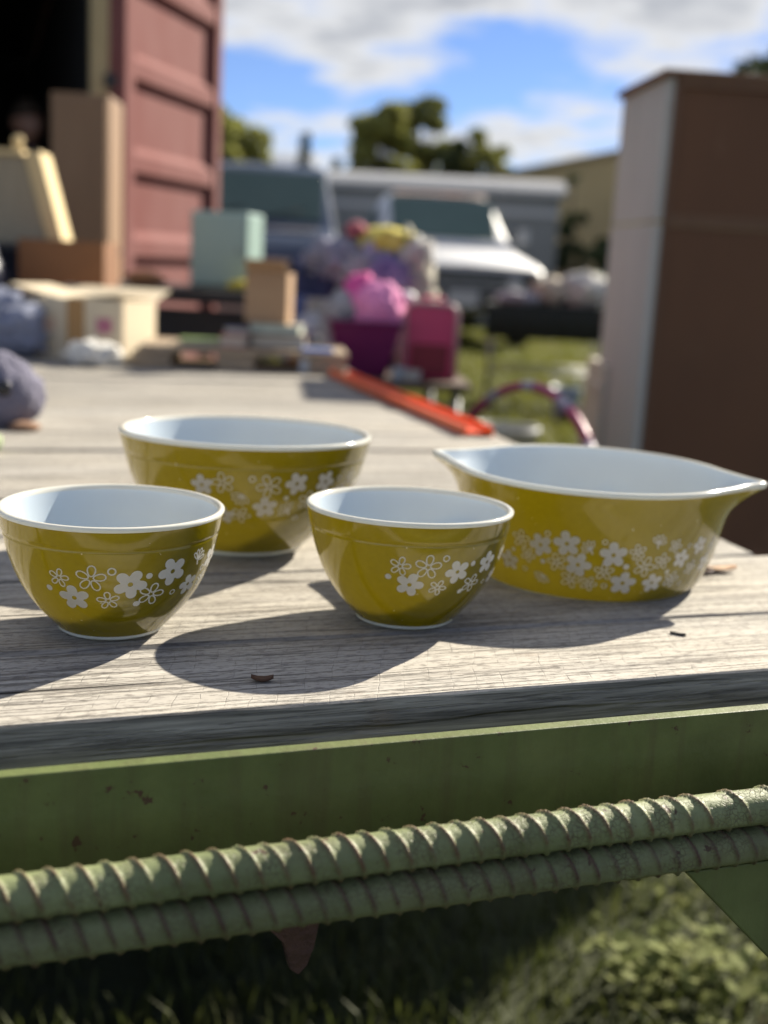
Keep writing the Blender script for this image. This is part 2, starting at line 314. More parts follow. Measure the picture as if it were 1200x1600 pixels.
trailer = empty('flatbed_trailer', DECK, label='flatbed trailer with grey weathered plank deck and green steel side rail', cat='trailer')
TB = [0, .118, .297, .45, .61, .77, .935, 1.10, 1.25, 1.42, 1.60, 1.80, 1.96, 2.12, 2.29, 2.46]
def plank(i):
    t0, t1 = TB[i], TB[i + 1]; gap = (0.0026, 0.0026, 0.0016)[min(i, 2)] if i < 3 else 0.0008; th = 0.045; top = 0.0 if i < 2 else random.uniform(-0.003, 0.0015)
    if i == 1: top = -0.0012
    s1 = s_end(t0) + random.uniform(-0.006, 0.006); s0 = -2.6
    ss = np.concatenate([np.arange(s0, -0.75, 0.12), np.arange(-0.75, s1, 0.006 if i < 3 else 0.02), [s1]])
    V, F = [], []; nseg = 7; ph = i * 13.7
    for s in ss:
        ea = noise.fractal(Vector((s * 9, ph, 0)), 1.0, 2.0, 4) * 0.0022 + noise.noise(Vector((s * 2.2, ph, 3))) * 0.0022
        eb = noise.fractal(Vector((s * 9, ph + 5, 0)), 1.0, 2.0, 4) * 0.0022 + noise.noise(Vector((s * 2.2, ph + 5, 3))) * 0.0022
        ch = 0.003 + 0.0022 * noise.noise(Vector((s * 14, ph, 7))); ch2 = (0.0035 if i < 2 else 0.002) + (0.003 if i < 2 else 0.0015) * noise.noise(Vector((s * 12, ph + 2, 7)))
        a, bb = t0 + gap + abs(ea), t1 - gap - abs(eb)
        if i == 0: a = 0.0 + ea * 0.35; ch = 0.0012 + 0.0008 * noise.noise(Vector((s * 30, 1, 7)))
        sh = 0.0 if s < s1 - 1e-6 else 0.0
        row = [(a, -th), (a, top - ch), (a + ch * 0.9, top)]
        for k in range(1, nseg): u = k / nseg; y = a + ch + (bb - a - ch - ch2) * u; row.append((y, top + 0.0008 * noise.noise(Vector((s * 4, y * 30, ph)))))
        row += [(bb - ch2, top), (bb, top - ch2 * 1.2), (bb, -th)]
        skew = (s - s0) / (s1 - s0) if s > -0.75 else 0
        V += [(s + (0.13 * (y - t0) if s >= s1 - 1e-6 else 0), y, z) for y, z in row]
    w = nseg + 5; n = len(ss)
    for j in range(n - 1):
        for k in range(w): F.append((j * w + k, (j + 1) * w + k, (j + 1) * w + (k + 1) % w, j * w + (k + 1) % w))
    F.append(tuple(range(w))); F.append(tuple((n - 1) * w + k for k in range(w))[::-1])
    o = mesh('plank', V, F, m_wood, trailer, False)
    o.data.polygons.foreach_set('use_smooth', [True] * len(o.data.polygons)); 
    o.data.set_sharp_from_angle(angle=R(35))
    return o
for i in range(len(TB) - 1): plank(i)
# side rail: an upright steel strip in front of the boards and its return flange under them
prism('side_rail', [(-0.0275, -0.0115), (-0.0365, -0.0115), (-0.0365, -0.106), (0.06, -0.106), (0.06, -0.098), (-0.0275, -0.098)], 'x', -2.6, 0.447, m_green, trailer, 0.0008)
def rebar(z, y, r0, m, phase, marks):
    pitch, lean = 0.0124, 0.0056; ss = np.concatenate([np.arange(-0.95, -0.32, 0.0016), np.arange(-0.32, 0.452, 0.0007)]); seg = 28; V, F, W = [], [], []
    for s in ss:
        for k in range(seg):
            a = 2 * math.pi * k / seg                     # 0 = towards viewer (-y), 90 deg = up
            side = a % math.pi
            u = (s + phase - lean * (1.2 - 2 * abs((a + math.pi * 0.16) % math.pi) / math.pi * 1.2)) / pitch
            idx = math.floor(u); d = abs(u - idx - 0.5) * pitch
            rib = min(1.0, max(0.0, 1.6 * (1 - d / 0.0017)))
            if marks and idx in (13, 15): rib *= 0.0
            env = min(1.0, 2.4 * abs(math.sin(a + math.pi * 0.16))) 
            lon = max(0.0, 1 - (min(abs((a + math.pi * 0.16) % math.pi), math.pi - abs((a + math.pi * 0.16) % math.pi)) / 0.16) ** 2)
            rib *= 0.8 + 0.35 * noise.noise(Vector((idx * 3.1, z * 50, 1)))
            wob = 0.0004 * noise.noise(Vector((s * 40, a * 2, z * 90)))
            r = r0 + 0.0020 * rib * env + 0.0011 * lon + wob
            V.append((s, y - r * math.cos(a), z + r * math.sin(a))); W.append(min(1.0, rib * env))
    n = len(ss)
    for j in range(n - 1):
        for k in range(seg): F.append((j * seg + k, j * seg + (k + 1) % seg, (j + 1) * seg + (k + 1) % seg, (j + 1) * seg + k))
    F.append(tuple(range(seg))[::-1]); F.append(tuple((n - 1) * seg + k for k in range(seg)))
    o = mesh('rebar', V, F, m, trailer, True); at = o.data.attributes.new('rib', 'FLOAT', 'POINT'); at.data.foreach_set('value', W); return o
rebar(-0.0455, -0.0900, 0.0100, m_rebarA, 0.0, True)
o = rebar(-0.0672, -0.0902, 0.0102, m_rebarB, 0.0055, False); o['label'] = 'lower rebar with dark rusty ribs'
prism('gusset_plate', [(0.152, -0.0775), (0.44, -0.0775), (0.44, -0.350), (0.432, -0.350)], 'y', -0.094, -0.086, m_green, trailer, 0.0008)
m_rust = mat('rusty_iron', (0.10, 0.05, 0.03), (0.06, 0.03, 0.022), rough=0.9, scale=40, c3=(0.16, 0.08, 0.04), s3=60, bump=0.6, bscale=120)
prism('rusty_tab', [(-0.075, -0.1065), (-0.036, -0.1065), (-0.040, -0.128), (-0.043, -0.138), (-0.048, -0.143), (-0.053, -0.139), (-0.056, -0.122), (-0.066, -0.1125)], 'y', -0.034, -0.026, m_rust, trailer, 0.001)
for s in (-0.9, 0.40): box('standoff', (s, -0.062, -0.057), (0.01, 0.050, 0.05), m_green, trailer, 0.001)
for s in (-2.3, -1.75, -1.2, -0.62, -0.12, 0.36): box('cross_beam', (s, 1.26, -0.0715), (0.05, 2.36, 0.052), m_green, trailer, 0.003)
for t in (0.55, 1.9): box('frame_rail', (-1.1, t, -0.158), (3.0, 0.06, 0.10), m_green, trailer, 0.004)
m_tyre = mat('tyre_rubber', (0.022, 0.022, 0.022), (0.035, 0.034, 0.032), rough=0.85, scale=30)
m_steelgrey = mat('dull_steel', (0.30, 0.30, 0.30), (0.22, 0.22, 0.22), rough=0.45, metal=0.6, scale=20)
def wheel_at(parent, c, r, w, ax='x', rimmat=None):
    t_ = lathe('wheel', [(r * 0.62, -w / 2), (r * 0.9, -w / 2), (r, -w * 0.32), (r, w * 0.32), (r * 0.9, w / 2), (r * 0.62, w / 2), (r * 0.62, -w / 2)], m_tyre, parent, 28)
    t_.matrix_local = Matrix.Translation(c) @ (Matrix.Rotation(R(90), 4, 'Y') if ax == 'x' else Matrix.Rotation(R(90), 4, 'X'))
    lathe('rim', [(0.001, w * 0.2), (r * 0.2, w * 0.24), (r * 0.5, w * 0.12), (r * 0.61, w * 0.44), (r * 0.625, w * 0.44), (r * 0.625, -w * 0.44), (r * 0.5, -w * 0.1), (0.001, -w * 0.1)], rimmat or m_steelgrey, t_, 24)
    return t_
for s in (-1.9, -1.2):
    for t in (0.35, 2.1): wheel_at(trailer, (s, t, -0.455), 0.285, 0.18, 'y')
for s in (-1.9, -1.2): tube('axle', [(s, 0.36, -0.455), (s, 2.09, -0.455)], 0.03, m_green, trailer); 
for s in (-1.9, -1.2):
    for t in (0.55, 1.9): box('spring', (s, t, -0.31), (0.42, 0.05, 0.24), m_green, trailer, 0.02)
for t in (1.9,): tube('jack_leg', [(0.30, t, -0.205), (0.30, t, -0.74)], 0.03, m_green, trailer); box('frame_foot', (0.30, t, -0.157), (0.08, 0.08, 0.095), m_green, trailer, 0.003)

# ------------------------------------------------------------------ bowls
def glaze_mat():
    m = bpy.data.materials.new('olive_glaze'); m.use_nodes = True; t = m.node_tree; b = t.nodes['Principled BSDF']; l = t.links.new
    b.inputs['Roughness'].default_value = 0.12; b.inputs['Specular IOR Level'].default_value = 0.5; b.inputs['Coat Weight'].default_value = 0.8; b.inputs['Coat Roughness'].default_value = 0.03
    tcn = N(t, 'ShaderNodeTexCoord'); nz = N(t, 'ShaderNodeTexNoise', Scale=260.0, Detail=3.0); l(tcn.outputs['Object'], nz.inputs[0])
    nz2 = N(t, 'ShaderNodeTexNoise', Scale=22.0, Detail=3.0); l(tcn.outputs['Object'], nz2.inputs[0])
    mxn = N(t, 'ShaderNodeMixRGB'); mxn.inputs[0].default_value = 0.5; l(nz.outputs['Fac'], mxn.inputs[1]); l(nz2.outputs['Fac'], mxn.inputs[2])
    rp = N(t, 'ShaderNodeValToRGB'); e = rp.color_ramp.elements; e[0].position = 0.36; e[0].color = (0.128, 0.109, 0.005, 1); e[1].position = 0.64; e[1].color = (0.165, 0.138, 0.007, 1)
    l(mxn.outputs[0], rp.inputs[0])
    sp = N(t, 'ShaderNodeTexNoise', Scale=330.0, Detail=1.0); l(tcn.outputs['Object'], sp.inputs[0])
    chip = N(t, 'ShaderNodeValToRGB'); chip.color_ramp.elements[0].position = 0.775; chip.color_ramp.elements[1].position = 0.79; l(sp.outputs['Fac'], chip.inputs[0])
    cmx = N(t, 'ShaderNodeMixRGB'); cmx.inputs[2].default_value = (0.62, 0.58, 0.42, 1); l(chip.outputs[0], cmx.inputs[0]); l(rp.outputs[0], cmx.inputs[1]); l(cmx.outputs[0], b.inputs['Base Color'])
    wr = N(t, 'ShaderNodeValToRGB'); wr.color_ramp.elements[0].position = 0.35; wr.color_ramp.elements[0].color = (0.02, 0.02, 0.02, 1); wr.color_ramp.elements[1].position = 0.75; wr.color_ramp.elements[1].color = (0.10, 0.10, 0.10, 1)
    l(nz2.outputs['Fac'], wr.inputs[0]); l(wr.outputs[0], b.inputs['Coat Roughness'])
    tr = N(t, 'ShaderNodeBsdfTranslucent'); tr.inputs['Color'].default_value = (0.50, 0.325, 0.005, 1)
    ms = N(t, 'ShaderNodeMixShader'); ms.inputs[0].default_value = 0.26; l(b.outputs[0], ms.inputs[1]); l(tr.outputs[0], ms.inputs[2])
    l(ms.outputs[0], t.nodes['Material Output'].inputs[0]); return m
def opal_mat():
    m = bpy.data.materials.new('opal_glass_sky_tint'); m.use_nodes = True; t = m.node_tree; b = t.nodes['Principled BSDF']; l = t.links.new
    b.inputs['Roughness'].default_value = 0.38; b.inputs['Specular IOR Level'].default_value = 0.3
    tcn = N(t, 'ShaderNodeTexCoord'); nz = N(t, 'ShaderNodeTexNoise', Scale=18.0, Detail=3.0); l(tcn.outputs['Object'], nz.inputs[0])
    rp = N(t, 'ShaderNodeValToRGB'); e = rp.color_ramp.elements; e[0].position = 0.3; e[0].color = (0.63, 0.73, 0.83, 1); e[1].position = 0.7; e[1].color = (0.69, 0.79, 0.88, 1)  # white glass with the blue of the sky light painted into its colour
    l(nz.outputs['Fac'], rp.inputs[0]); l(rp.outputs[0], b.inputs['Base Color'])
    tr = N(t, 'ShaderNodeBsdfTranslucent'); tr.inputs['Color'].default_value = (0.80, 0.88, 0.94, 1)
    ms = N(t, 'ShaderNodeMixShader'); ms.inputs[0].default_value = 0.30; l(b.outputs[0], ms.inputs[1]); l(tr.outputs[0], ms.inputs[2])
    l(ms.outputs[0], t.nodes['Material Output'].inputs[0]); return m
m_glaze, m_opal = glaze_mat(), opal_mat()
m_rim = mat('cream_opal_rim', (0.80, 0.79, 0.71), (0.76, 0.75, 0.67), rough=0.12, scale=40, transl=0.25)
m_print = mat('white_print', (0.88, 0.87, 0.83), (0.83, 0.82, 0.78), rough=0.2, scale=300, transl=0.38)
def cr(pts, n):
    """Catmull-Rom through (z, r) points"""
    P = [pts[0]] + list(pts) + [pts[-1]]; out = []
    for i in range(1, len(P) - 2):
        a, b, c, d = (Vector(P[i + k]) for k in (-1, 0, 1, 2))
        for k in range(n):
            t = k / n; out.append(tuple(0.5 * ((2 * b) + (c - a) * t + (2 * a - 5 * b + 4 * c - d) * t * t + (3 * b - a - 3 * c + d) * t ** 3)))
    out.append(tuple(pts[-1])); return out
def shapes(kind, r, rot):
    """flat polygons of one printed motif, unit metres: list of outlines (each a list of rings -> strips)"""
    polys = []
    def petal(a, rin, rout, wd, filled):
        c = []; n = 12
        for k in range(n):
            th = 2 * math.pi * k / n; x = (rin + rout) / 2 - (rout - rin) / 2 * math.cos(th); y = wd * math.sin(th) * (0.80 + 0.32 * (x - rin) / (rout - rin))
            c.append((x * math.cos(a) - y * math.sin(a), x * math.sin(a) + y * math.cos(a)))
        if filled: polys.append(('fill', c))
        else:
            cx = sum(p[0] for p in c) / n; cy = sum(p[1] for p in c) / n; w = 0.00100
            inner = []
            for p in c:
                dx, dy = p[0] - cx, p[1] - cy; q = math.hypot(dx, dy); kf = max(0.25, 1 - w / q); inner.append((cx + dx * kf, cy + dy * kf))
            polys.append(('ring', c, inner))
    def disc(rad, hole):
        n = 14; c = [(rad * math.cos(2 * math.pi * k / n), rad * math.sin(2 * math.pi * k / n)) for k in range(n)]
        if hole: polys.append(('ring', c, [(x * hole, y * hole) for x, y in c]))
        else: polys.append(('fill', c))
    if kind == 'f':
        n = 50; c = []; inn = []
        for k in range(n):
            a = 2 * math.pi * k / n; lob = abs(math.cos(2.5 * (a - rot))) ** 0.62
            rr = r * (0.44 + 0.66 * lob); c.append((rr * math.cos(a), rr * math.sin(a))); inn.append((r * 0.17 * math.cos(a), r * 0.17 * math.sin(a)))
        polys.append(('ring', c, inn))
    elif kind == 'o':
        for k in range(5): petal(rot + k * 2 * math.pi / 5, r * 0.12, r * 1.08, r * 0.33, False)
    elif kind == 'h':
        for k in range(5): petal(rot + math.pi / 2 + (k - 2) * 0.50, r * 0.05, r * 1.25 * (1 - 0.06 * abs(k - 2)), r * 0.23, False)
        polys.append(('fill', [(-0.0006, 0), (0.0006, 0), (0.0016, -r * 0.5), (0.0004, -r * 0.55)]))
    elif kind == 'd': disc(r, 0)
    elif kind == 'r': disc(r, 0.62)
    return polys
def print_mesh(name, motifs, surf, parent, seed, zoff=0.0):
    rr = random.Random(seed)
    for kind, th, z, r in motifs:
        V, F = [], []
        z0 = z / 1000 + zoff; rot = rr.uniform(-0.5, 0.5) + math.pi / 2
        if kind == 'h': rot = rr.choice((-0.9, -0.3, 0.5, 0.9, 2.6))
        r0, _, sl = surf(R(th), z0)
        def put(x, y): return surf(R(th) + x / r0, z0 + y * sl, True)
        for sh in shapes(kind, r / 1000, rot):
            b = len(V)
            if sh[0] == 'fill': V += [put(*q) for q in sh[1]]; F.append(tuple(range(b, b + len(sh[1]))))
            else:
                n = len(sh[1]); V += [put(*q) for q in sh[1]] + [put(*q) for q in sh[2]]
                for k in range(n): F.append((b + k, b + (k + 1) % n, b + n + (k + 1) % n, b + n + k))
        mesh({'f': 'printed_flower', 'o': 'outlined_flower', 'h': 'printed_sprig', 'd': 'printed_dot', 'r': 'printed_ring'}[kind], V, F, m_print, parent, True)
PROF = [(0.0805, 0.0710), (0.0770, 0.0705), (0.066, 0.0683), (0.050, 0.0645), (0.033, 0.0578), (0.019, 0.0490), (0.0085, 0.0400), (0.0022, 0.0340)]
def round_bowl(x, y, kr, kz, motifs, label, seed, spin, tilt=(0, 0), group=None):
    M = TILT @ Matrix.Translation((x, y, DECK_Z + 0.0006)) @ Matrix.Rotation(tilt[0], 4, 'X') @ Matrix.Rotation(tilt[1], 4, 'Y')
    root = empty('mixing_bowl', M, label=label, cat='bowl', group=group)
    prof = [(z * kz, r * kr) for z, r in cr(PROF[::-1], 6)]           # bottom to top
    zc = 0.0655 * kz
    def rad(z): return float(np.interp(z, [p[0] for p in prof], [p[1] for p in prof]))
    outer = []
    for z, r in prof:
        if z <= 0.0775 * kz: outer.append((r, z))
    # collar step: a fine groove under the rim band
    zz = [z for r, z in outer]; fine = []
    for z in sorted(set(zz + [zc - 0.0011, zc - 0.0006, zc, zc + 0.0007, zc + 0.0013])):
        d = 0.0 if not (zc - 0.0009 < z < zc + 0.001) else -0.0004
        fine.append((rad(z) + (0.0003 if z > zc + 0.0006 else 0.0) + d, z))
    fine.append((rad(0.0775 * kz) + 0.0003, 0.0775 * kz))
    lathe('outer_wall', fine, m_glaze, root, 128)
    zt, rt = 0.0775 * kz, rad(0.0775 * kz) + 0.0003; H = 0.0805 * kz; th = 0.0042 if kr < 1.2 else 0.0052
    lip = [(rt, zt), (rt + 0.0004, zt + 0.0010), (rt + 0.0004, H - 0.0008), (rt - 0.0006, H), (rt - th * 0.55, H + 0.0001), (rt - th * 0.92, H - 0.0010), (rt - th * 1.02, H - 0.0030)]
    ctl = [(H - 0.0030, rt - th * 1.02)] + [(zz_ * kz, rad(zz_ * kz) - th) for zz_ in (0.054, 0.040, 0.027, 0.018, 0.012)]
    inner = [(r_, z_) for z_, r_ in cr(ctl, 5)[1:]]
    rb = inner[-1][0]; zb = inner[-1][1]
    inner += [(rb * 0.8, zb - 0.0028 * kz), (rb * 0.5, zb - 0.0042 * kz), (rb * 0.2, zb - 0.0046 * kz), (0.0002, zb - 0.0046 * kz)]
    lathe('rim', lip, m_rim, root, 128); lathe('inner_wall', [lip[-1]] + inner, m_opal, root, 128)
    r0 = fine[0][0]; z0 = fine[0][1]
    lathe('foot', [(r0 + 0.0002, z0 + 0.0002), (r0 + 0.0001, z0 * 0.45), (r0 - 0.0012, 0), (r0 - 0.0045, 0), (r0 - 0.006, 0.002), (0.0002, 0.0022)], m_rim, root, 96)
    def surf(th_, z, pos=False):
        r = rad(z)
        if pos: r += 0.00022; return (r * math.cos(th_), r * math.sin(th_), z)
        dr = (rad(z + 0.002) - rad(z - 0.002)) / 0.004
        return r, z, 1 / math.sqrt(1 + dr * dr)
    print_mesh('flower_print', motifs + [(k, a + spin, z, r) for k, a, z, r in motifs], surf, root, seed)
    return root
ML = [('o', -106, 47, 6.4), ('d', -114, 39, 2.1), ('o', -88, 48, 8.9), ('f', -99, 34, 8.8), ('o', -79, 33, 6.7), ('r', -77, 53, 2.8), ('f', -67, 44, 9.6), ('d', -57, 49, 2.1), ('d', -62, 30, 2.2), ('o', -54, 36, 8.1), ('f', -43, 50, 9.1), ('r', -39, 35, 2.1), ('f', -27, 38, 7.0), ('h', -25, 54, 6.6), ('o', -12, 38, 5.5), ('f', -8, 52, 7.5), ('r', -17, 47, 2.2)]
MR = [('o', -95, 51, 6.8), ('d', -102, 43, 2.1), ('o', -79, 51, 8.6), ('f', -89, 38, 8.5), ('o', -71, 36, 6.0), ('r', -69, 57, 2.5), ('f', -60, 47, 8.2), ('d', -50, 52, 2.0), ('d', -53, 32, 2.0), ('o', -46, 37, 7.0), ('f', -37, 51, 7.6), ('r', -32, 36, 1.8), ('f', -21, 38, 5.7), ('o', -18, 54, 5.4), ('f', -2, 50, 7.0), ('o', 2, 36, 6.0)]
MB = [('f', -103, 66, 8.4), ('o', -93, 69, 8.6), ('r', -80, 73, 2.9), ('h', -84, 60, 8.6), ('o', -85, 42, 7.6), ('f', -94, 41, 8.2), ('o', -72, 67, 9.9), ('f', -73, 49, 9.1), ('d', -63, 57, 2.2), ('h', -60, 45, 8.4), ('f', -59, 69, 9.0), ('o', -51, 54, 8.3), ('f', -43, 69, 8.8), ('r', -55, 39, 2.4), ('r', -34, 71, 2.4), ('o', -23, 70, 7.2), ('o', -30, 59, 6.6), ('f', -40, 46, 8.0), ('f', -14, 62, 7.0), ('o', -20, 48, 6.5)]
round_bowl(-0.1739, 0.7456, 1, 1, ML, 'small olive mixing bowl in front of the largest bowl, far from the casserole', 3, 187, (R(0.6), 0))
round_bowl(0.0178, 0.8022, 1, 1, MR, 'small olive mixing bowl standing between the other small bowl and the two-handled casserole', 4, 178, (R(-0.3), 0))
round_bowl(-0.1207, 1.0044, 0.1072 / 0.0715, 0.0996 / 0.0805, MB, 'largest round olive mixing bowl, standing behind the two small ones', 5, 182, (R(-0.4), 0))

# oval-eared casserole
MC = [('f', -135, 26, 8.0), ('o', -128, 46, 7.2), ('d', -132, 36, 1.8), ('r', -127, 22, 2.2), ('o', -125, 34, 6.1), ('r', -116, 54, 2.4), ('f', -119, 44, 8.7), ('d', -118, 31, 2.2), ('h', -118, 20, 7.0), ('f', -108, 48, 9.6), ('o', -112, 32, 7.1), ('o', -106, 19, 7.4), ('h', -98, 45, 7.0), ('f', -103, 32, 9.3), ('r', -93, 52, 2.3), ('o', -98, 17, 6.3), ('o', -92, 28, 7.3), ('r', -91, 16, 2.4), ('f', -89, 42, 9.8), ('d', -83, 33, 2.4), ('f', -83, 19, 9.5), ('o', -79, 45, 6.4), ('o', -75, 33, 8.2), ('h', -71, 51, 7.0), ('f', -69, 19, 7.8), ('o', -67, 37, 6.7), ('o', -62, 49, 5.8), ('f', -57, 38, 7.2), ('o', -59, 21, 7.0), ('r', -54, 48, 2.2), ('f', -47, 47, 7.0), ('o', -49, 29, 6.2), ('d', -63, 28, 2.0), ('r', -52, 16, 2.0),
      ('f', -143, 42, 7.5), ('o', -147, 26, 6.8), ('h', -155, 38, 6.5), ('f', -38, 30, 7.5), ('o', -35, 44, 6.5)]
cas = empty('casserole_dish', TILT @ Matrix.Translation((0.170, 0.965, DECK_Z - 0.0002)) @ Matrix.Rotation(R(1.2), 4, 'X'), label='olive casserole dish with two pointed handles and a wide band of white flowers', cat='casserole')
CPR = [(0.0, 0.0870), (0.004, 0.0910), (0.012, 0.0955), (0.03, 0.1020), (0.06, 0.1085), (0.082, 0.1125), (0.090, 0.1145)]
PSI = R(-15.5)
def crad(phi, z):
    r = float(np.interp(z, [a for a, b in CPR], [b for a, b in CPR]))
    q = (phi - PSI + math.pi / 2) % math.pi - math.pi / 2
    u = max(0.0, 1 - abs(q) / 0.50); bump = 0.0225 * (u ** 1.5 * 0.75 + 0.25 * math.exp(-(q / 0.10) ** 2))
    gz = min(1.0, max(0.0, (z - 0.058) / 0.028)); gz = gz ** 2.0
    return r + bump * gz
def ring_surface(name, rows, m, close=False):
    seg = 192; V, F = [], []
    for fn in rows:
        for k in range(seg):
            a = 2 * math.pi * k / seg; r, z = fn(a); V.append((r * math.cos(a), r * math.sin(a), z))
    for j in range(len(rows) - 1):
        for k in range(seg): F.append((j * seg + k, j * seg + (k + 1) % seg, (j + 1) * seg + (k + 1) % seg, (j + 1) * seg + k))
    return mesh(name, V, F, m, cas, True)
zs = [0.0015, 0.003, 0.006, 0.010, 0.015, 0.022, 0.03, 0.04, 0.05, 0.056, 0.062, 0.067, 0.072, 0.077, 0.081, 0.084, 0.0865]
ring_surface('outer_wall', [lambda a, z=z: (crad(a, z), z) for z in zs], m_glaze)
lipr = [(0.0, 0.0865), (0.0009, 0.0878), (0.0006, 0.0894), (-0.0010, 0.0904), (-0.0030, 0.0904), (-0.0046, 0.0892)]
def lip_z(a): 
    q = (a - PSI + math.pi / 2) % math.pi - math.pi / 2
    return 0.0012 * math.exp(-(q / 0.25) ** 2)
rows = [lambda a, d=d, z=z: (crad(a, 0.0865) + d, z + (lip_z(a) if z > 0.0866 else 0)) for d, z in lipr]
rows += [lambda a, z=z: (crad(a, z) - 0.0055, z + 0.0005) for z in (0.084, 0.081, 0.076, 0.071, 0.066, 0.058, 0.048, 0.036, 0.024, 0.015)]
rows += [lambda a: (0.084, 0.008), lambda a: (0.070, 0.0058), lambda a: (0.03, 0.0052), lambda a: (0.0004, 0.0052)]
ring_surface('rim', rows[:6], m_rim); ring_surface('inner_wall', rows[5:], m_opal)
ring_surface('foot', [lambda a: (crad(a, 0.0015) + 0.0002, 0.0017), lambda a: (0.0862, 0.0008), lambda a: (0.0845, 0.0), lambda a: (0.079, 0.0), lambda a: (0.077, 0.002), lambda a: (0.0004, 0.002)], m_rim)
def csurf(th_, z, pos=False):
    r = crad(th_, z)
    if pos: r += 0.00025; return (r * math.cos(th_), r * math.sin(th_), z)
    dr = (crad(th_, z + 0.002) - crad(th_, z - 0.002)) / 0.004; return r, z, 1 / math.sqrt(1 + dr * dr)
print_mesh('flower_print', MC + [(k, a + 180, z, r) for k, a, z, r in MC if -138 < a < -45], csurf, cas, 9)

# small litter on the boards
def deckpt(x, y, z=0.0): return TILT @ Vector((x, y, DECK_Z + z))
m_leaf = mat('dead_leaf', (0.10, 0.045, 0.02), (0.06, 0.03, 0.015), rough=0.8, scale=90)
def scrap(name, x, y, l, w, rz, m, label, cat, curl=0.3, h=0.0015):
    V, F = [], []; n = 8
    for i in range(n):
        u = i / (n - 1) * 2 - 1; ww = w * math.sqrt(max(0.02, 1 - u * u)) * (1 + 0.3 * noise.noise(Vector((u * 3, x * 90, 0))))
        z = h + curl * l * u * u
        V += [(u * l, -ww, z + 0.3 * w), (u * l, 0, z), (u * l, ww, z + 0.3 * w), (u * l, ww, z + 0.3 * w - h), (u * l, 0, z - h), (u * l, -ww, z + 0.3 * w - h)]
    for i in range(n - 1):
        for k in range(6): F.append((i * 6 + k, i * 6 + (k + 1) % 6, i * 6 + 6 + (k + 1) % 6, i * 6 + 6 + k))
    F += [tuple(range(6))[::-1], tuple((n - 1) * 6 + k for k in range(6))]
    o = mesh(name, V, F, m, None, True); o.matrix_world = TILT @ Matrix.Translation((x, y, DECK_Z)) @ Matrix.Rotation(rz, 4, 'Z'); return tag(o, label, cat)
scrap('leaf_scrap', -0.065, 0.652, 0.0065, 0.0030, 0.1, m_leaf, 'curled brown leaf scrap lying in the shadow of the small bowl', 'leaf')
scrap('twig', 0.208, 0.793, 0.0055, 0.0011, -0.45, mat('dark_twig', (0.02, 0.017, 0.014), rough=0.8, scale=90), 'tiny dark splinter lying on the front plank', 'twig', 0.05)
m_bark = mat('pale_bark', (0.42, 0.30, 0.20), (0.28, 0.16, 0.09), rough=0.85, scale=120)
scrap('bark_chip', 0.292, 0.997, 0.016, 0.006, 0.3, m_bark, 'tan bark chip next to the casserole foot', 'bark', 0.12)
scrap('bark_chip', 0.279, 0.990, 0.008, 0.005, 0.9, mat('pink_chip', (0.55, 0.45, 0.40), rough=0.7, scale=100), 'small pale chip touching the tan bark chip', 'bark', 0.12)

# ------------------------------------------------------------------ things lying at the far side of the deck
def on_deck(x, y, rz=0.0, z=0.0): return TILT @ Matrix.Translation((x, y, DECK_Z + z)) @ Matrix.Rotation(rz, 4, 'Z')
m_orange = mat('orange_plastic', (0.85, 0.125, 0.012), (0.78, 0.10, 0.010), rough=0.35, scale=6)
tr_ = empty('toy_track', on_deck(0.008, 2.34, math.atan2(-1.02, 0.266)), label='long orange plastic track strip lying along the end of the planks', cat='track')
box('track_bed', (0, 0, 0.006), (1.05, 0.038, 0.004), m_orange, tr_, 0.001)
for sg in (-1, 1): box('track_edge', (0, sg * 0.0215, 0.009), (1.05, 0.005, 0.016), m_orange, tr_, 0.001)
m_card = mat('tan_cardboard', (0.42, 0.27, 0.15), (0.36, 0.22, 0.12), rough=0.85, scale=5, stretch=(1, 1, 4))
m_carton = mat('cream_carton', (0.62, 0.53, 0.38), (0.55, 0.46, 0.32), rough=0.8, scale=6)
m_brownbox = mat('brown_cardboard', (0.235, 0.105, 0.042), (0.19, 0.085, 0.035), rough=0.85, scale=5)
m_tape = mat('packing_tape', (0.36, 0.19, 0.045), (0.32, 0.16, 0.04), rough=0.25, scale=9)
m_pinkprint = mat('pink_print', (0.42, 0.16, 0.22), (0.36, 0.12, 0.18), rough=0.8, scale=60)
m_faint = mat('faint_red_print', (0.58, 0.40, 0.30), (0.52, 0.36, 0.26), rough=0.8, scale=60)
# low pallet carrying books and boxes
m_pallet = mat('pallet_wood', (0.40, 0.31, 0.21), (0.28, 0.21, 0.14), rough=0.85, scale=3, stretch=(2, 20, 20), bump=0.3)
pal = empty('pallet', on_deck(-0.37, 3.03, R(5)), label='low wooden pallet with dark gaps between its blocks behind the bowls', cat='pallet')
for k in range(4): box('top_board', (0, -0.13 + k * 0.088, 0.046), (0.50, 0.076, 0.014), m_pallet, pal, 0.002)
for k, x in enumerate((-0.22, -0.02, 0.2)):
    for y in (-0.13, 0.13): box('block', (x, y, 0.0205), (0.09, 0.07, 0.036), m_pallet, pal, 0.002)
for y in (-0.13, 0.13): box('bottom_board', (0, y, -0.004), (0.50, 0.07, 0.012), m_pallet, pal, 0.002)
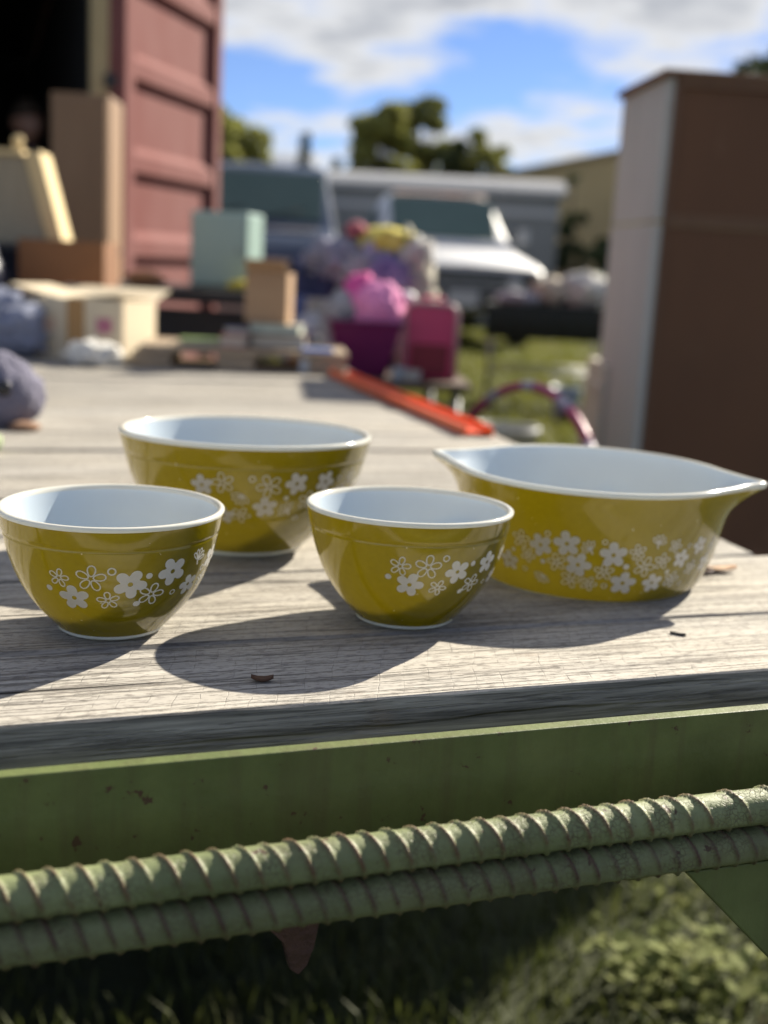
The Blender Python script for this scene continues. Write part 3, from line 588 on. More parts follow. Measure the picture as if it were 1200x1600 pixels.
# open carton
ct = empty('carton', on_deck(-0.79, 3.05, R(-10)), label='open cream carton with tape strip and spread top flaps', cat='box')
W, D_, H, t_ = 0.30, 0.22, 0.150, 0.004
box('front_side', (0, -D_ / 2, H / 2), (W, t_, H), m_carton, ct); box('back_side', (0, D_ / 2, H / 2), (W, t_, H), m_carton, ct)
for sg in (-1, 1): box('end_side', (sg * W / 2, 0, H / 2), (t_, D_ - t_ * 2, H), m_carton, ct)
box('bottom', (0, 0, 0.003), (W - 0.01, D_ - 0.01, 0.004), m_carton, ct)
box('flap', (-W / 4 - 0.002, 0, H + 0.012), (W / 2 - 0.012, D_, 0.004), m_carton, ct, rot=(0, R(12), 0))
box('flap', (W / 4 + 0.006, 0, H + 0.008), (W / 2 - 0.01, D_, 0.004), m_carton, ct, rot=(0, R(-6), 0))
box('flap', (0.0, D_ / 2 + 0.05, H + 0.012), (W, 0.11, 0.004), m_carton, ct, rot=(R(14), 0, 0))
tp = box('tape', (0.03, -D_ / 2 - 0.0032, H / 2), (0.046, 0.0015, H), m_tape, ct)
box('print', (0.105, -D_ / 2 - 0.0032, 0.088), (0.040, 0.0012, 0.036), m_pinkprint, ct); box('print', (-0.068, -D_ / 2 - 0.0032, 0.085), (0.09, 0.0012, 0.03), m_faint, ct)
tag(link('paper', blob('tmp', (0.062, 0.045, 0.055), mat('white_paper', (0.70, 0.68, 0.62), (0.62, 0.60, 0.55), rough=0.8, scale=12), None, 11, 0.35, 3.2, 0.3).data, None), 'crumpled white paper lying in front of the cream carton', 'paper')
tmp = bpy.data.objects['tmp']; bpy.data.objects.remove(tmp); bpy.data.objects['paper'].matrix_world = on_deck(-0.70, 2.80)
def lump(name, loc, size, m, label, cat, seed, M=None, rz=0, **kw):
    o = blob(name, size, m, None, seed, **kw); o.matrix_world = M if M is not None else Matrix.Translation(loc) @ Matrix.Rotation(rz, 4, 'Z'); return tag(o, label, cat)
m_lav = mat('lavender_grey_cloth', (0.20, 0.19, 0.25), (0.15, 0.145, 0.20), rough=0.95, scale=30, bump=0.6, bscale=160)
# grey soft toy at the left
toy = empty('soft_toy', on_deck(-0.553, 1.665), label='lavender grey soft toy with a dark eye and tan foot', cat='soft toy')
blob('body', (0.062, 0.05, 0.102), m_lav, toy, 21, 0.15, 1.6, 0.08)
e_ = blob('eye', (0.011, 0.006, 0.022), mat('black_plastic_eye', (0.012, 0.012, 0.014), rough=0.25, scale=20), toy, 2, 0.02, 1, 0.0, sub=3); e_.location = (0.026, -0.052, 0.050)
e_ = blob('foot', (0.022, 0.02, 0.014), mat('tan_felt', (0.30, 0.17, 0.10), rough=0.95, scale=40), toy, 5, 0.1, 1, 0.02, sub=3); e_.location = (0.048, -0.030, 0.0)
lump('toy_leaf', None, (0.020, 0.018, 0.026), mat('pale_green_felt', (0.35, 0.42, 0.24), (0.22, 0.26, 0.15), rough=0.95, scale=40), 'pale green felt scrap in front of the lavender soft toy', 'felt scrap', 31, on_deck(-0.49, 1.43), sub=3)
# boxes, bags
bb = empty('cardboard_box', Matrix.Translation((-0.925, 3.42, 0.715)) @ Matrix.Rotation(R(2), 4, 'Z'), label='brown cardboard box standing behind the cream carton', cat='box')
Hb = 0.30
for sg in (-1, 1): box('side', (0, sg * 0.10, Hb / 2), (0.235, 0.004, Hb), m_brownbox, bb); box('end_side', (sg * 0.1155, 0, Hb / 2), (0.004, 0.196, Hb), m_brownbox, bb)
for sg in (-1, 1): box('flap', (0, sg * 0.0505, Hb + 0.002), (0.235, 0.099, 0.004), m_brownbox, bb)
lump('bag', (-1.135, 3.2, 0.73), (0.10, 0.09, 0.30), mat('navy_plastic', (0.012, 0.016, 0.035), (0.02, 0.025, 0.05), rough=0.35, scale=9), 'dark navy plastic bag beside the brown cardboard box', 'bag', 41)
lump('cloth_bundle', None, (0.13, 0.10, 0.155), mat('pale_blue_cloth', (0.26, 0.28, 0.36), (0.20, 0.22, 0.30), rough=0.9, scale=14, bump=0.4), 'pale blue grey cloth bundle beside the cream carton', 'cloth', 43, on_deck(-0.985, 2.95), fold=0.3, freq=3)
# slanted unfinished wooden cabinet on a bench behind
m_rawwood = mat('raw_pine', (0.66, 0.52, 0.27), (0.58, 0.44, 0.22), rough=0.75, scale=3, stretch=(18, 18, 2))
m_rawgrey = mat('grey_pine_panel', (0.34, 0.29, 0.20), (0.28, 0.24, 0.16), rough=0.8, scale=3, stretch=(18, 18, 2))
wc = empty('wooden_stand', loc=(-1.115, 3.62, 1.005), rz=R(6), label='pale slant-sided pine stand with a turned finial on top', cat='stand')
prism('front_panel', [(-0.16, 0), (0.085, 0), (0.018, 0.245), (-0.16, 0.245)], 'y', -0.088, -0.080, m_rawgrey, wc)
prism('side_board', [(0.087, 0), (0.132, 0), (0.064, 0.262), (0.020, 0.250)], 'y', -0.10, 0.08, m_rawwood, wc, 0.002)
prism('top_board', [(-0.17, 0.247), (0.018, 0.247), (0.016, 0.262), (-0.17, 0.262)], 'y', -0.10, 0.08, m_rawwood, wc, 0.002)
prism('back_panel', [(-0.16, 0), (0.085, 0), (0.018, 0.245), (-0.16, 0.245)], 'y', 0.07, 0.078, m_rawgrey, wc)
f_ = lathe('finial', [(0.010, 0), (0.016, 0.006), (0.011, 0.014), (0.017, 0.028), (0.014, 0.040), (0.001, 0.046)], m_rawwood, wc, 20); f_.location = (-0.012, -0.02, 0.262)
m_black = mat('black_steel', (0.020, 0.020, 0.022), (0.035, 0.034, 0.034), rough=0.6, scale=12)
def table(name, loc, rz, w, d, h, mtop, mleg, label, cat='table', tt=0.02):
    r_ = empty(name, loc=loc, rz=rz, label=label, cat=cat)
    box('table_top', (0, 0, h - tt / 2), (w, d, tt), mtop, r_, 0.004)
    for sx in (-1, 1):
        for sy in (-1, 1): tube('leg', [(sx * (w / 2 - 0.04), sy * (d / 2 - 0.04), h - tt - 0.001), (sx * (w / 2 - 0.03), sy * (d / 2 - 0.03), 0.0)], 0.014, mleg, r_, 8)
    for sy in (-1, 1): tube('brace', [(-w / 2 + 0.04, sy * (d / 2 - 0.038), h * 0.35), (w / 2 - 0.04, sy * (d / 2 - 0.038), h * 0.35)], 0.010, mleg, r_, 8)
    return r_
table('side_table', (-1.13, 3.66, 0), 0, 0.52, 0.30, 1.003, m_black, m_black, 'tall black steel side table under the pine stand')
table('crate_table', (-1.05, 3.30, 0), 0, 0.62, 0.36, 0.713, m_pallet, m_black, 'rough board table under the brown box and navy bag')
bench = table('work_bench', (-0.66, 4.22, 0), R(-10), 0.86, 0.50, 0.885, m_black, m_black, 'black steel work bench under the mint cabinet', 'bench', 0.045)
box('shelf', (0, 0, 0.45), (0.74, 0.40, 0.02), m_black, bench, 0.003); box('apron', (0, -0.20, 0.77), (0.76, 0.012, 0.10), m_black, bench, 0.003)
m_mint = mat('mint_enamel', (0.33, 0.45, 0.40), (0.30, 0.41, 0.36), rough=0.35, scale=7)
mc = empty('mint_cabinet', loc=(-0.600, 4.27, 0.887), rz=R(-9), label='small mint green metal cabinet standing on the black bench', cat='cabinet')
box('shell', (0, 0, 0.130), (0.205, 0.20, 0.256), m_mint, mc, 0.006); box('door', (0, -0.104, 0.130), (0.185, 0.008, 0.236), m_mint, mc, 0.003)
kn = lathe('knob', [(0.003, 0), (0.003, 0.008), (0.007, 0.012), (0.006, 0.018), (0.0005, 0.019)], m_steelgrey, mc, 14); kn.rotation_euler = (R(90), 0, 0); kn.location = (0.075, -0.108, 0.13)
lump('glove', (-0.52, 4.07, 0.886), (0.05, 0.035, 0.035), mat('yellow_rubber', (0.55, 0.45, 0.03), rough=0.5, scale=20), 'yellow rubber glove lying on the black bench', 'glove', 47, sub=3)
lump('rag', (-0.86, 4.12, 0.886), (0.07, 0.05, 0.05), mat('orange_rag', (0.45, 0.22, 0.10), rough=0.9, scale=20), 'tan orange rag bundled on the black bench end', 'rag', 48, sub=3)
# stack of games and books on the pallet
def slab(name, x, y, z, s, m, label, cat, rz=0, pages=None):
    r_ = empty(name, on_deck(x, y, rz, z), label=label, cat=cat)
    box('cover', (0, 0, s[2] * 0.94), (s[0], s[1], s[2] * 0.12), m, r_, 0.0005); box('back_cover', (0, 0, s[2] * 0.06), (s[0], s[1], s[2] * 0.12), m, r_, 0.0005)
    box('pages', (0, 0.002, s[2] * 0.5), (s[0] * 0.96, s[1] * 0.95, s[2] * 0.76), pages or m_pages, r_)
    return r_
m_pages = mat('paper_edges', (0.55, 0.50, 0.40), (0.48, 0.43, 0.34), rough=0.9, scale=60, stretch=(1, 1, 12))
cm = lambda n, a, r=0.5: mat(n, a, rough=r, scale=15)
slab('book', -0.47, 2.98, 0.054, (0.12, 0.10, 0.013), cm('green_cover', (0.16, 0.25, 0.07)), 'thin green book lying flat on the pallet', 'book', R(5))
slab('book', -0.385, 2.94, 0.054, (0.060, 0.10, 0.030), cm('red_cover', (0.45, 0.035, 0.03)), 'small red book lying flat on the pallet', 'book', R(-6))
slab('book', -0.385, 2.945, 0.085, (0.058, 0.09, 0.014), cm('blue_cover', (0.10, 0.12, 0.25)), 'blue book stacked on the small red book', 'book', R(10))
slab('board_game', -0.285, 2.99, 0.054, (0.135, 0.11, 0.034), cm('brown_cover', (0.17, 0.07, 0.03)), 'flat brown game box under the tan cardboard box', 'game box', R(3))
slab('board_game', -0.29, 2.99, 0.089, (0.125, 0.10, 0.024), cm('cream_cover', (0.52, 0.47, 0.36)), 'cream game box stacked on the flat brown game box', 'game box', R(-2), mat('white_green_edge', (0.48, 0.55, 0.46), rough=0.7, scale=40))
tb = empty('cardboard_box', on_deck(-0.315, 3.02, R(-4), 0.114), label='small tan open cardboard box on top of the game boxes', cat='box')
for sg in (-1, 1): box('side', (0, sg * 0.05, 0.062), (0.104, 0.003, 0.124), m_card, tb, rot=(R(-3 * sg), 0, 0)); box('end_side', (sg * 0.0515, 0, 0.062), (0.003, 0.098, 0.124), m_card, tb)
box('bottom', (0, 0, 0.003), (0.10, 0.094, 0.003), m_card, tb)
box('flap', (0, -0.066, 0.138), (0.100, 0.003, 0.045), m_card, tb, rot=(R(52), 0, 0))
tub2 = empty('tub', on_deck(-0.185, 2.93, R(4)), label='small white tub with blue contents beside the game boxes', cat='tub')
m_whitepl = mat('white_plastic', (0.62, 0.64, 0.66), (0.56, 0.58, 0.60), rough=0.4, scale=10)
box('tub_body', (0, 0, 0.024), (0.082, 0.075, 0.046), m_whitepl, tub2, 0.006); box('lid', (0, 0, 0.054), (0.078, 0.07, 0.012), mat('blue_plastic', (0.04, 0.16, 0.48), rough=0.35, scale=9), tub2, 0.004)

# folding table beyond the deck with the heap of clothes and toys
table('folding_table', (-0.07, 3.62, 0), R(4), 0.53, 0.80, 0.690, mat('brown_table_top', (0.10, 0.065, 0.04), (0.08, 0.05, 0.03), rough=0.7, scale=5), m_steelgrey, 'folding table under the heap of clothes and the magenta tub')
TZ = 0.691
m_mag = mat('magenta_plastic', (0.155, 0.010, 0.090), (0.13, 0.008, 0.075), rough=0.35, scale=6)
tub = empty('plastic_tub', loc=(-0.085, 3.36, TZ), rz=R(8), label='dark magenta plastic tub at the table edge, heaped with pink toys', cat='tub')
bm = bmesh.new(); wv_ = []
for (w, d, z) in ((0.062, 0.05, 0.0), (0.098, 0.08, 0.145), (0.106, 0.088, 0.147), (0.106, 0.088, 0.156), (0.094, 0.076, 0.156), (0.058, 0.046, 0.006)):
    wv_.append([bm.verts.new((sx * w, sy * d, z)) for sx, sy in ((-1, -1), (1, -1), (1, 1), (-1, 1))])
for a_, b_ in zip(wv_, wv_[1:]):
    for k in range(4): bm.faces.new((a_[k], a_[(k + 1) % 4], b_[(k + 1) % 4], b_[k]))
bm.faces.new(wv_[0][::-1]); bm.faces.new(wv_[-1])
bmesh.ops.bevel(bm, geom=[e for e in bm.edges], offset=0.003, segments=1, affect='EDGES'); from_bm('tub_body', bm, m_mag, tub)
m_pink = mat('pink_plush', (0.72, 0.10, 0.34), (0.60, 0.07, 0.27), rough=0.8, scale=14)
m_pinkl = mat('light_pink_plush', (0.78, 0.28, 0.52), (0.70, 0.20, 0.44), rough=0.8, scale=14)
lump('plush_toy', (-0.055, 3.37, TZ + 0.11), (0.075, 0.06, 0.15), m_pinkl, 'light pink plush toy on top of the magenta tub', 'plush toy', 51)
lump('plush_toy', (-0.10, 3.40, TZ + 0.12), (0.05, 0.05, 0.165), m_pink, 'deep pink plush toy poking out behind the light pink one', 'plush toy', 52)
lump('plastic_bag', (-0.145, 3.38, TZ + 0.12), (0.045, 0.05, 0.11), mat('grey_film', (0.34, 0.34, 0.36), (0.24, 0.24, 0.26), rough=0.35, scale=9), 'grey crumpled plastic bag in the magenta tub', 'bag', 53, fold=0.35, freq=3.5)
# pink child chair
m_pc = mat('pink_chair_plastic', (0.52, 0.030, 0.125), (0.46, 0.025, 0.10), rough=0.35, scale=6)
pc = empty('toy_case', loc=(0.105, 3.36, TZ), rz=R(-6), label='raspberry pink toy case with a pale rounded rim beside the magenta tub', cat='case')
def rrect(w, h, r, n=6):
    p = []
    for cx, cy, a0 in ((w / 2 - r, h - r, 0), (-w / 2 + r, h - r, 90), (-w / 2, 0, None), (w / 2, 0, None)):
        if a0 is None: p.append((cx, cy))
        else: p += [(cx + r * math.cos(R(a0 + 90 * k / n)), cy + r * math.sin(R(a0 + 90 * k / n))) for k in range(n + 1)]
    return p
prism('shell', rrect(0.140, 0.205, 0.028), 'y', -0.012, 0.045, m_pc, pc, 0.004)
rim_path = [(x, -0.014, z) for x, z in rrect(0.146, 0.209, 0.031)[:14]]
tube('rim', [(0.073, -0.014, 0.004)] + rim_path + [(-0.073, -0.014, 0.004)], 0.0065, mat('pale_pink_rim', (0.52, 0.30, 0.32), rough=0.4, scale=9), pc, 8)
box('pocket', (0.0, -0.018, 0.055), (0.105, 0.012, 0.085), mat('dark_red_pocket', (0.20, 0.015, 0.03), rough=0.7, scale=12), pc, 0.004)
tube('handle', [(-0.03, 0.016, 0.206), (-0.028, 0.016, 0.224), (0.028, 0.016, 0.224), (0.03, 0.016, 0.206)], 0.005, m_pc, pc, 8)
# clothes and bags heaped on the table
def cloth(nm, c, c2=None, b=0.5): return mat(nm, c, c2, rough=0.95, scale=16, bump=b, bscale=60)
lump('clothes_bundle', (-0.06, 3.84, TZ), (0.115, 0.12, 0.33), cloth('lilac_print_cloth', (0.26, 0.22, 0.36), (0.40, 0.36, 0.44)), 'lilac patterned clothes bundle in the middle of the heap', 'clothes', 61, fold=0.55, freq=3.6, amp=0.4)
lump('clothes_bundle', (0.035, 3.82, TZ), (0.085, 0.10, 0.37), cloth('ivory_cloth', (0.52, 0.49, 0.42), (0.42, 0.40, 0.34)), 'ivory clothes bundle beside the lilac one', 'clothes', 62, fold=0.55, freq=3.6, amp=0.4)
lump('clothes_bundle', (-0.225, 3.88, TZ), (0.12, 0.12, 0.30), cloth('navy_cloth', (0.025, 0.030, 0.075), (0.05, 0.055, 0.11)), 'dark navy clothes bundle at the end of the heap', 'clothes', 63, fold=0.55, freq=3.6, amp=0.4)
lump('folded_blanket', (-0.035, 3.84, TZ + 0.335), (0.095, 0.09, 0.085), cloth('yellow_cloth', (0.66, 0.56, 0.10), (0.58, 0.50, 0.14)), 'yellow blanket folded on top of the clothes heap', 'blanket', 64, fold=0.3)
lump('clothes_bundle', (-0.18, 3.82, TZ + 0.25), (0.085, 0.09, 0.12), cloth('grey_lilac_cloth', (0.36, 0.35, 0.40), (0.24, 0.23, 0.30)), 'grey lilac shirt sliding off the navy bundle', 'clothes', 65, fold=0.55, freq=3.6, amp=0.4)
lump('cap', (-0.135, 3.83, TZ + 0.385), (0.035, 0.04, 0.05), cloth('rose_cloth', (0.42, 0.12, 0.14)), 'rose red cap on top of the clothes heap', 'cap', 66, sub=3)
lump('plastic_bag', (-0.255, 3.64, TZ), (0.060, 0.06, 0.14), mat('white_film', (0.52, 0.53, 0.56), (0.42, 0.43, 0.46), rough=0.4, scale=9), 'white crumpled plastic bag in front of the navy bundle', 'bag', 67, fold=0.4, freq=3.5)
lump('plastic_bag', (-0.165, 3.58, TZ), (0.055, 0.06, 0.19), mat('grey_white_film', (0.42, 0.43, 0.45), (0.34, 0.35, 0.37), rough=0.4, scale=9), 'pale grey plastic bag standing behind the magenta tub', 'bag', 68, fold=0.4, freq=3.5)
lump('cup', (0.035, 3.60, TZ + 0.195), (0.028, 0.03, 0.04), m_whitepl, 'white foam ball lying on the ivory clothes', 'ball', 69, amp=0.03, fold=0.02, sub=3)
bpy.data.objects['cup'].name = 'foam_ball'
def bottle(x, y, z, r, h, m, label, mc=None):
    b_ = empty('bottle', loc=(x, y, z), label=label, cat='bottle')
    lathe('bottle_body', [(0.001, 0), (r * .9, 0), (r, h * .05), (r, h * .6), (r * .4, h * .78), (r * .38, h * .9)], m, b_, 18)
    lathe('cap', [(r * .45, h * .9), (r * .45, h), (0.001, h)], mc or m_whitepl, b_, 14)
bottle(-0.275, 3.42, TZ, 0.020, 0.12, mat('amber_plastic', (0.35, 0.15, 0.03), rough=0.3, scale=9), 'amber bottle at the table corner beside the white bag')
bottle(-0.215, 3.40, TZ, 0.017, 0.10, mat('teal_plastic', (0.05, 0.22, 0.22), rough=0.3, scale=9), 'teal bottle next to the amber bottle')
bottle(0.025, 3.63, TZ, 0.022, 0.16, mat('grey_green_plastic', (0.22, 0.26, 0.20), rough=0.3, scale=9), 'grey green bottle standing behind the pink toys')
def small_box(x, y, z, s_, rz, c, label):
    b_ = empty('small_box', loc=(x, y, z), rz=rz, label=label, cat='box'); m = mat('box_' + label.split()[0] + label.split()[1], c, rough=0.6, scale=14)
    box('base', (0, 0, s_[2] * .36), (s_[0], s_[1], s_[2] * .72), m, b_, 0.001); box('lid', (0, 0, s_[2] * .86), (s_[0] * 1.04, s_[1] * 1.04, s_[2] * .28), m, b_, 0.001)
small_box(-0.265, 3.55, TZ + 0.0, (0.07, 0.05, 0.03), R(20), (0.40, 0.06, 0.05), 'crimson flat box lying near the white plastic bag')
small_box(-0.30, 3.72, TZ, (0.09, 0.06, 0.20), R(-12), (0.08, 0.12, 0.28), 'cobalt upright box beside the navy clothes')
small_box(-0.235, 3.70, TZ + 0.145, (0.08, 0.06, 0.05), R(25), (0.50, 0.47, 0.40), 'ivory small box balanced on the white plastic bag')
small_box(0.13, 3.62, TZ, (0.05, 0.07, 0.11), R(10), (0.45, 0.40, 0.10), 'mustard carton standing behind the raspberry case')
small_box(0.05, 3.285, TZ, (0.05, 0.04, 0.028), R(30), (0.45, 0.42, 0.38), 'beige little box at the table edge by the tub')
small_box(0.02, 3.27, TZ, (0.03, 0.03, 0.035), R(-20), (0.40, 0.46, 0.52), 'bluish little box touching the beige one')
lump('scarf', (0.055, 3.80, TZ + 0.30), (0.05, 0.06, 0.09), cloth('white_lace', (0.62, 0.60, 0.56), (0.5, 0.48, 0.45)), 'white lace scarf hanging over the ivory clothes', 'scarf', 81, fold=0.6, freq=4, amp=0.4)
lump('scarf', (-0.02, 3.74, TZ + 0.22), (0.07, 0.05, 0.10), cloth('violet_cloth', (0.16, 0.11, 0.28), (0.30, 0.26, 0.40)), 'violet scarf draped over the front of the lilac bundle', 'scarf', 82, fold=0.6, freq=4, amp=0.4)
lump('scarf', (-0.12, 3.76, TZ + 0.24), (0.06, 0.05, 0.09), cloth('dove_cloth', (0.42, 0.41, 0.43), (0.30, 0.29, 0.32)), 'dove grey scarf draped beside the violet one', 'scarf', 83, fold=0.6, freq=4, amp=0.4)
# hoop leaning on the deck end, and a pail
m_hoopA = mat('raspberry_hoop', (0.42, 0.03, 0.13), (0.34, 0.02, 0.10), rough=0.35, scale=6); m_hoopB = mat('silver_hoop', (0.42, 0.36, 0.42), rough=0.3, scale=8)
hoop = empty('play_hoop', Matrix.Translation((0.190, 2.42, 0.0)) @ Matrix.Rotation(R(113), 4, 'Z') @ Matrix.Rotation(R(9), 4, 'X'), label='raspberry and silver striped play hoop leaning on the end of the deck', cat='hoop')
hr = 0.385
for k in range(16):
    a0, a1 = 2 * math.pi * k / 16, 2 * math.pi * (k + (0.68 if k % 1 == 0 else 1)) / 16; a2 = 2 * math.pi * (k + 1) / 16
    P = lambda a: (hr * math.sin(a), 0, hr + 0.009 - hr * math.cos(a))
    tube('red_band', [P(a0 + (a1 - a0) * j / 6) for j in range(7)], 0.0105, m_hoopA, hoop, 8); tube('silver_band', [P(a1 + (a2 - a1) * j / 3) for j in range(4)], 0.0112, m_hoopB, hoop, 8)
pail = empty('pail', loc=(0.42, 4.3, 0.0), label='tall pale grey pail standing on the grass beside the hoop', cat='pail')
lathe('pail_body', [(0.09, 0.0), (0.125, 0.42), (0.132, 0.422), (0.132, 0.445), (0.120, 0.445), (0.086, 0.012), (0.001, 0.012)], mat('pale_grey_plastic', (0.36, 0.37, 0.35), rough=0.5, scale=9), pail, 28)
tube('handle', [(0.13 * math.cos(a), 0.13 * math.sin(a) * 0.35 - 0.02, 0.44 - 0.10 * math.sin(a)) for a in np.linspace(0, math.pi, 13)], 0.004, m_steelgrey, pail, 6)

# ------------------------------------------------------------------ hutch seen from its back
HM = Matrix.Translation((0.689, 3.30, 0)) @ Matrix.Rotation(R(5), 4, 'Z')
m_hside = mat('chalky_white_paint', (0.53, 0.52, 0.46), (0.46, 0.45, 0.395), rough=0.7, scale=3, stretch=(5, 5, 1), c3=(0.36, 0.32, 0.28), s3=6, t3=0.64)
m_hback = mat('brown_hardboard', (0.165, 0.074, 0.032), (0.125, 0.056, 0.025), rough=0.75, scale=2.2, c3=(0.20, 0.10, 0.050), s3=4, t3=0.60, stretch=(1, 1, 0.4))
m_hedge = mat('brown_edge', (0.17, 0.088, 0.045), (0.14, 0.07, 0.036), rough=0.7, scale=3, stretch=(4, 4, 1))
hut = empty('hutch', HM, label='tall hutch with chalky white side and bare brown hardboard back', cat='cabinet')
HH, HD, HW, zs_ = 1.538, 0.45, 1.05, 1.150
box('side_panel', (0.011, HD / 2 + 0.004, zs_ / 2 + 0.02), (0.022, HD, zs_ - 0.045), m_hside, hut, 0.002); box('side_panel', (HW, HD / 2 + 0.004, zs_ / 2 + 0.02), (0.022, HD, zs_ - 0.045), m_hside, hut, 0.002)
for x in (0.013, HW - 0.002): box('side_panel', (x, HD / 2 + 0.004, (HH + zs_) / 2), (0.022, HD - 0.01, HH - zs_ - 0.012), m_hside, hut, 0.002)
box('back_edge', (0.030, 0.006, HH / 2), (0.015, 0.016, HH - 0.05), m_hedge, hut, 0.001); box('back_edge', (HW - 0.02, 0.006, HH / 2), (0.015, 0.016, HH - 0.05), m_hedge, hut, 0.001)
box('back_panel', (HW / 2, 0.010, 0.595), (HW - 0.07, 0.006, 1.095), m_hback, hut); box('back_panel', (HW / 2, 0.010, 1.343), (HW - 0.07, 0.006, 0.340), m_hback, hut)
box('back_rail', (HW / 2, 0.007, 1.158), (HW - 0.07, 0.014, 0.028), m_hedge, hut, 0.001); box('back_rail', (HW / 2, 0.006, 1.512), (HW - 0.07, 0.018, 0.024), m_hedge, hut, 0.001)
box('top_board', (HW / 2, HD / 2, HH - 0.006), (HW + 0.03, HD + 0.02, 0.020), m_hedge, hut, 0.003)
box('plinth', (HW / 2, HD / 2, 0.022), (HW - 0.02, HD - 0.03, 0.044), m_hside, hut, 0.002)
for z in (0.50, 0.85, 1.38): box('shelf', (HW / 2, HD / 2, z), (HW - 0.05, HD - 0.04, 0.018), m_hside, hut)
m_board = mat('cream_board', (0.58, 0.53, 0.42), (0.50, 0.45, 0.35), rough=0.7, scale=3, stretch=(6, 6, 1))
lb = empty('loose_drawer_side', Matrix.Translation((0.638, 3.76, 0.0)) @ Matrix.Rotation(R(2), 4, 'Y'), label='cream board standing on end against the white side of the hutch', cat='board')
box('board', (0, 0, 0.37), (0.045, 0.30, 0.735), m_board, lb, 0.003); box('batten', (-0.026, 0, 0.66), (0.010, 0.28, 0.03), m_board, lb, 0.002)

# ------------------------------------------------------------------ shipping container
CM = Matrix.Translation((-1.118, 4.80, 0)) @ Matrix.Rotation(R(19), 4, 'Z')
m_maroon = mat('faded_maroon_paint', (0.180, 0.058, 0.052), (0.235, 0.112, 0.104), spec=0.15, rough=0.85, scale=2.4, stretch=(1, 1, 0.5), c3=(0.20, 0.055, 0.040), s3=3.0, t3=0.60)
m_dark_in = mat('container_inside_shade', (0.018, 0.016, 0.015), (0.012, 0.011, 0.010), rough=0.9, scale=3)  # near-black colour paints in the shade of the container's interior
m_post = mat('tan_post_paint', (0.46, 0.37, 0.20), (0.38, 0.30, 0.15), rough=0.7, scale=4)
con = empty('shipping_container', CM, label='shipping container with maroon door folded open and a dark inside', cat='container')
CW, CL, CH = 2.36, 6.0, 2.55
def corrugated(name, x, y0, y1, z0, z1, m, mi, nx):
    V, F = [], []; n = int((y1 - y0) / 0.07); th = 0.012
    for i in range(n + 1):
        y = y0 + (y1 - y0) * i / n; dx = (0, 0.0, 0.03, 0.03)[i % 4] * nx
        V += [(x + dx, y, z0), (x + dx, y, z1), (x + dx - th * nx, y, z0), (x + dx - th * nx, y, z1)]
    for i in range(n):
        a = i * 4; F += [(a, a + 4, a + 5, a + 1), (a + 2, a + 3, a + 7, a + 6), (a, a + 2, a + 6, a + 4), (a + 1, a + 5, a + 7, a + 3)]
    return mesh(name, V, F, m, con)
corrugated('side_wall', -0.05, 0.12, CL, 0.16, CH - 0.08, m_maroon, None, 1); corrugated('side_wall', -CW + 0.05, 0.12, CL, 0.16, CH - 0.08, m_maroon, None, -1)
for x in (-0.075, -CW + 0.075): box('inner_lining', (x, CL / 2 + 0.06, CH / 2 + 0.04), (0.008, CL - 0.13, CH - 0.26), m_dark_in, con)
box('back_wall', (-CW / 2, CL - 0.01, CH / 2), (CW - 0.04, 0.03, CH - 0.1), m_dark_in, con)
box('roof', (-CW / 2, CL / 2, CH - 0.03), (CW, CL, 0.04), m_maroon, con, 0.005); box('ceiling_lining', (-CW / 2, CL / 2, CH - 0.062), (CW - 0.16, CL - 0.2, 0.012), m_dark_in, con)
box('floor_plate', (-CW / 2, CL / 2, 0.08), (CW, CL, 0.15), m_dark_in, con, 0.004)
box('corner_post', (-0.045, 0.05, CH / 2 + 0.05), (0.10, 0.10, CH - 0.22), m_post, con, 0.006); box('corner_post', (-CW + 0.045, 0.05, CH / 2 + 0.05), (0.10, 0.10, CH - 0.22), m_maroon, con, 0.006)
box('hinge_bracket', (-0.02, -0.012, 1.63), (0.05, 0.024, 0.05), m_black, con, 0.003)
box('header', (-CW / 2, 0.05, CH - 0.115), (CW - 0.002, 0.104, 0.118), m_maroon, con, 0.006)
door = box('door', (0.055, 0.555, CH / 2 + 0.02), (0.030, 1.05, CH - 0.22), m_maroon, con, 0.002); door.rotation_euler = (0, 0, R(-31)); door.location.x = -0.078; door.location.y = -0.01
def dchild(name, c, s, bev=0.004): o = box(name, c, s, m_maroon, door, bev); return o
dchild('stile', (0.083, 0.075, CH / 2 + 0.02), (0.052, 0.09, CH - 0.2), 0.006); dchild('stile', (0.083, 1.045, CH / 2 + 0.02), (0.052, 0.075, CH - 0.2), 0.006)
for zb in (0.30, 0.63, 0.965, 1.295, 1.65, 2.005, 2.30):
    prism('rib', [(0.069, zb), (0.101, zb + 0.010), (0.101, zb + 0.075), (0.069, zb + 0.110)], 'y', 0.1215, 1.006, m_maroon, door)
for y in (0.42, 0.80):
    tube('lock_rod', [(0.030, y, 0.2), (0.030, y, CH - 0.2)], 0.012, m_maroon, door, 8)
# what stands inside the container mouth
m_panel = mat('brown_veneer', (0.26, 0.155, 0.080), (0.21, 0.12, 0.060), rough=0.6, scale=2, stretch=(8, 8, 1))
wd = empty('narrow_cabinet', loc=(-1.145, 4.36, 0.0), rz=R(3), label='tall narrow brown veneered cabinet in front of the container mouth', cat='cabinet')
box('carcass', (0, 0.15, 0.765), (0.205, 0.28, 1.53), m_panel, wd, 0.004); box('door', (0, 0.0, 0.78), (0.192, 0.016, 1.46), m_panel, wd, 0.002)
tube('handle', [(0.075, -0.012, 0.70), (0.075, -0.024, 0.72), (0.075, -0.024, 0.80), (0.075, -0.012, 0.82)], 0.005, m_steelgrey, wd, 8)

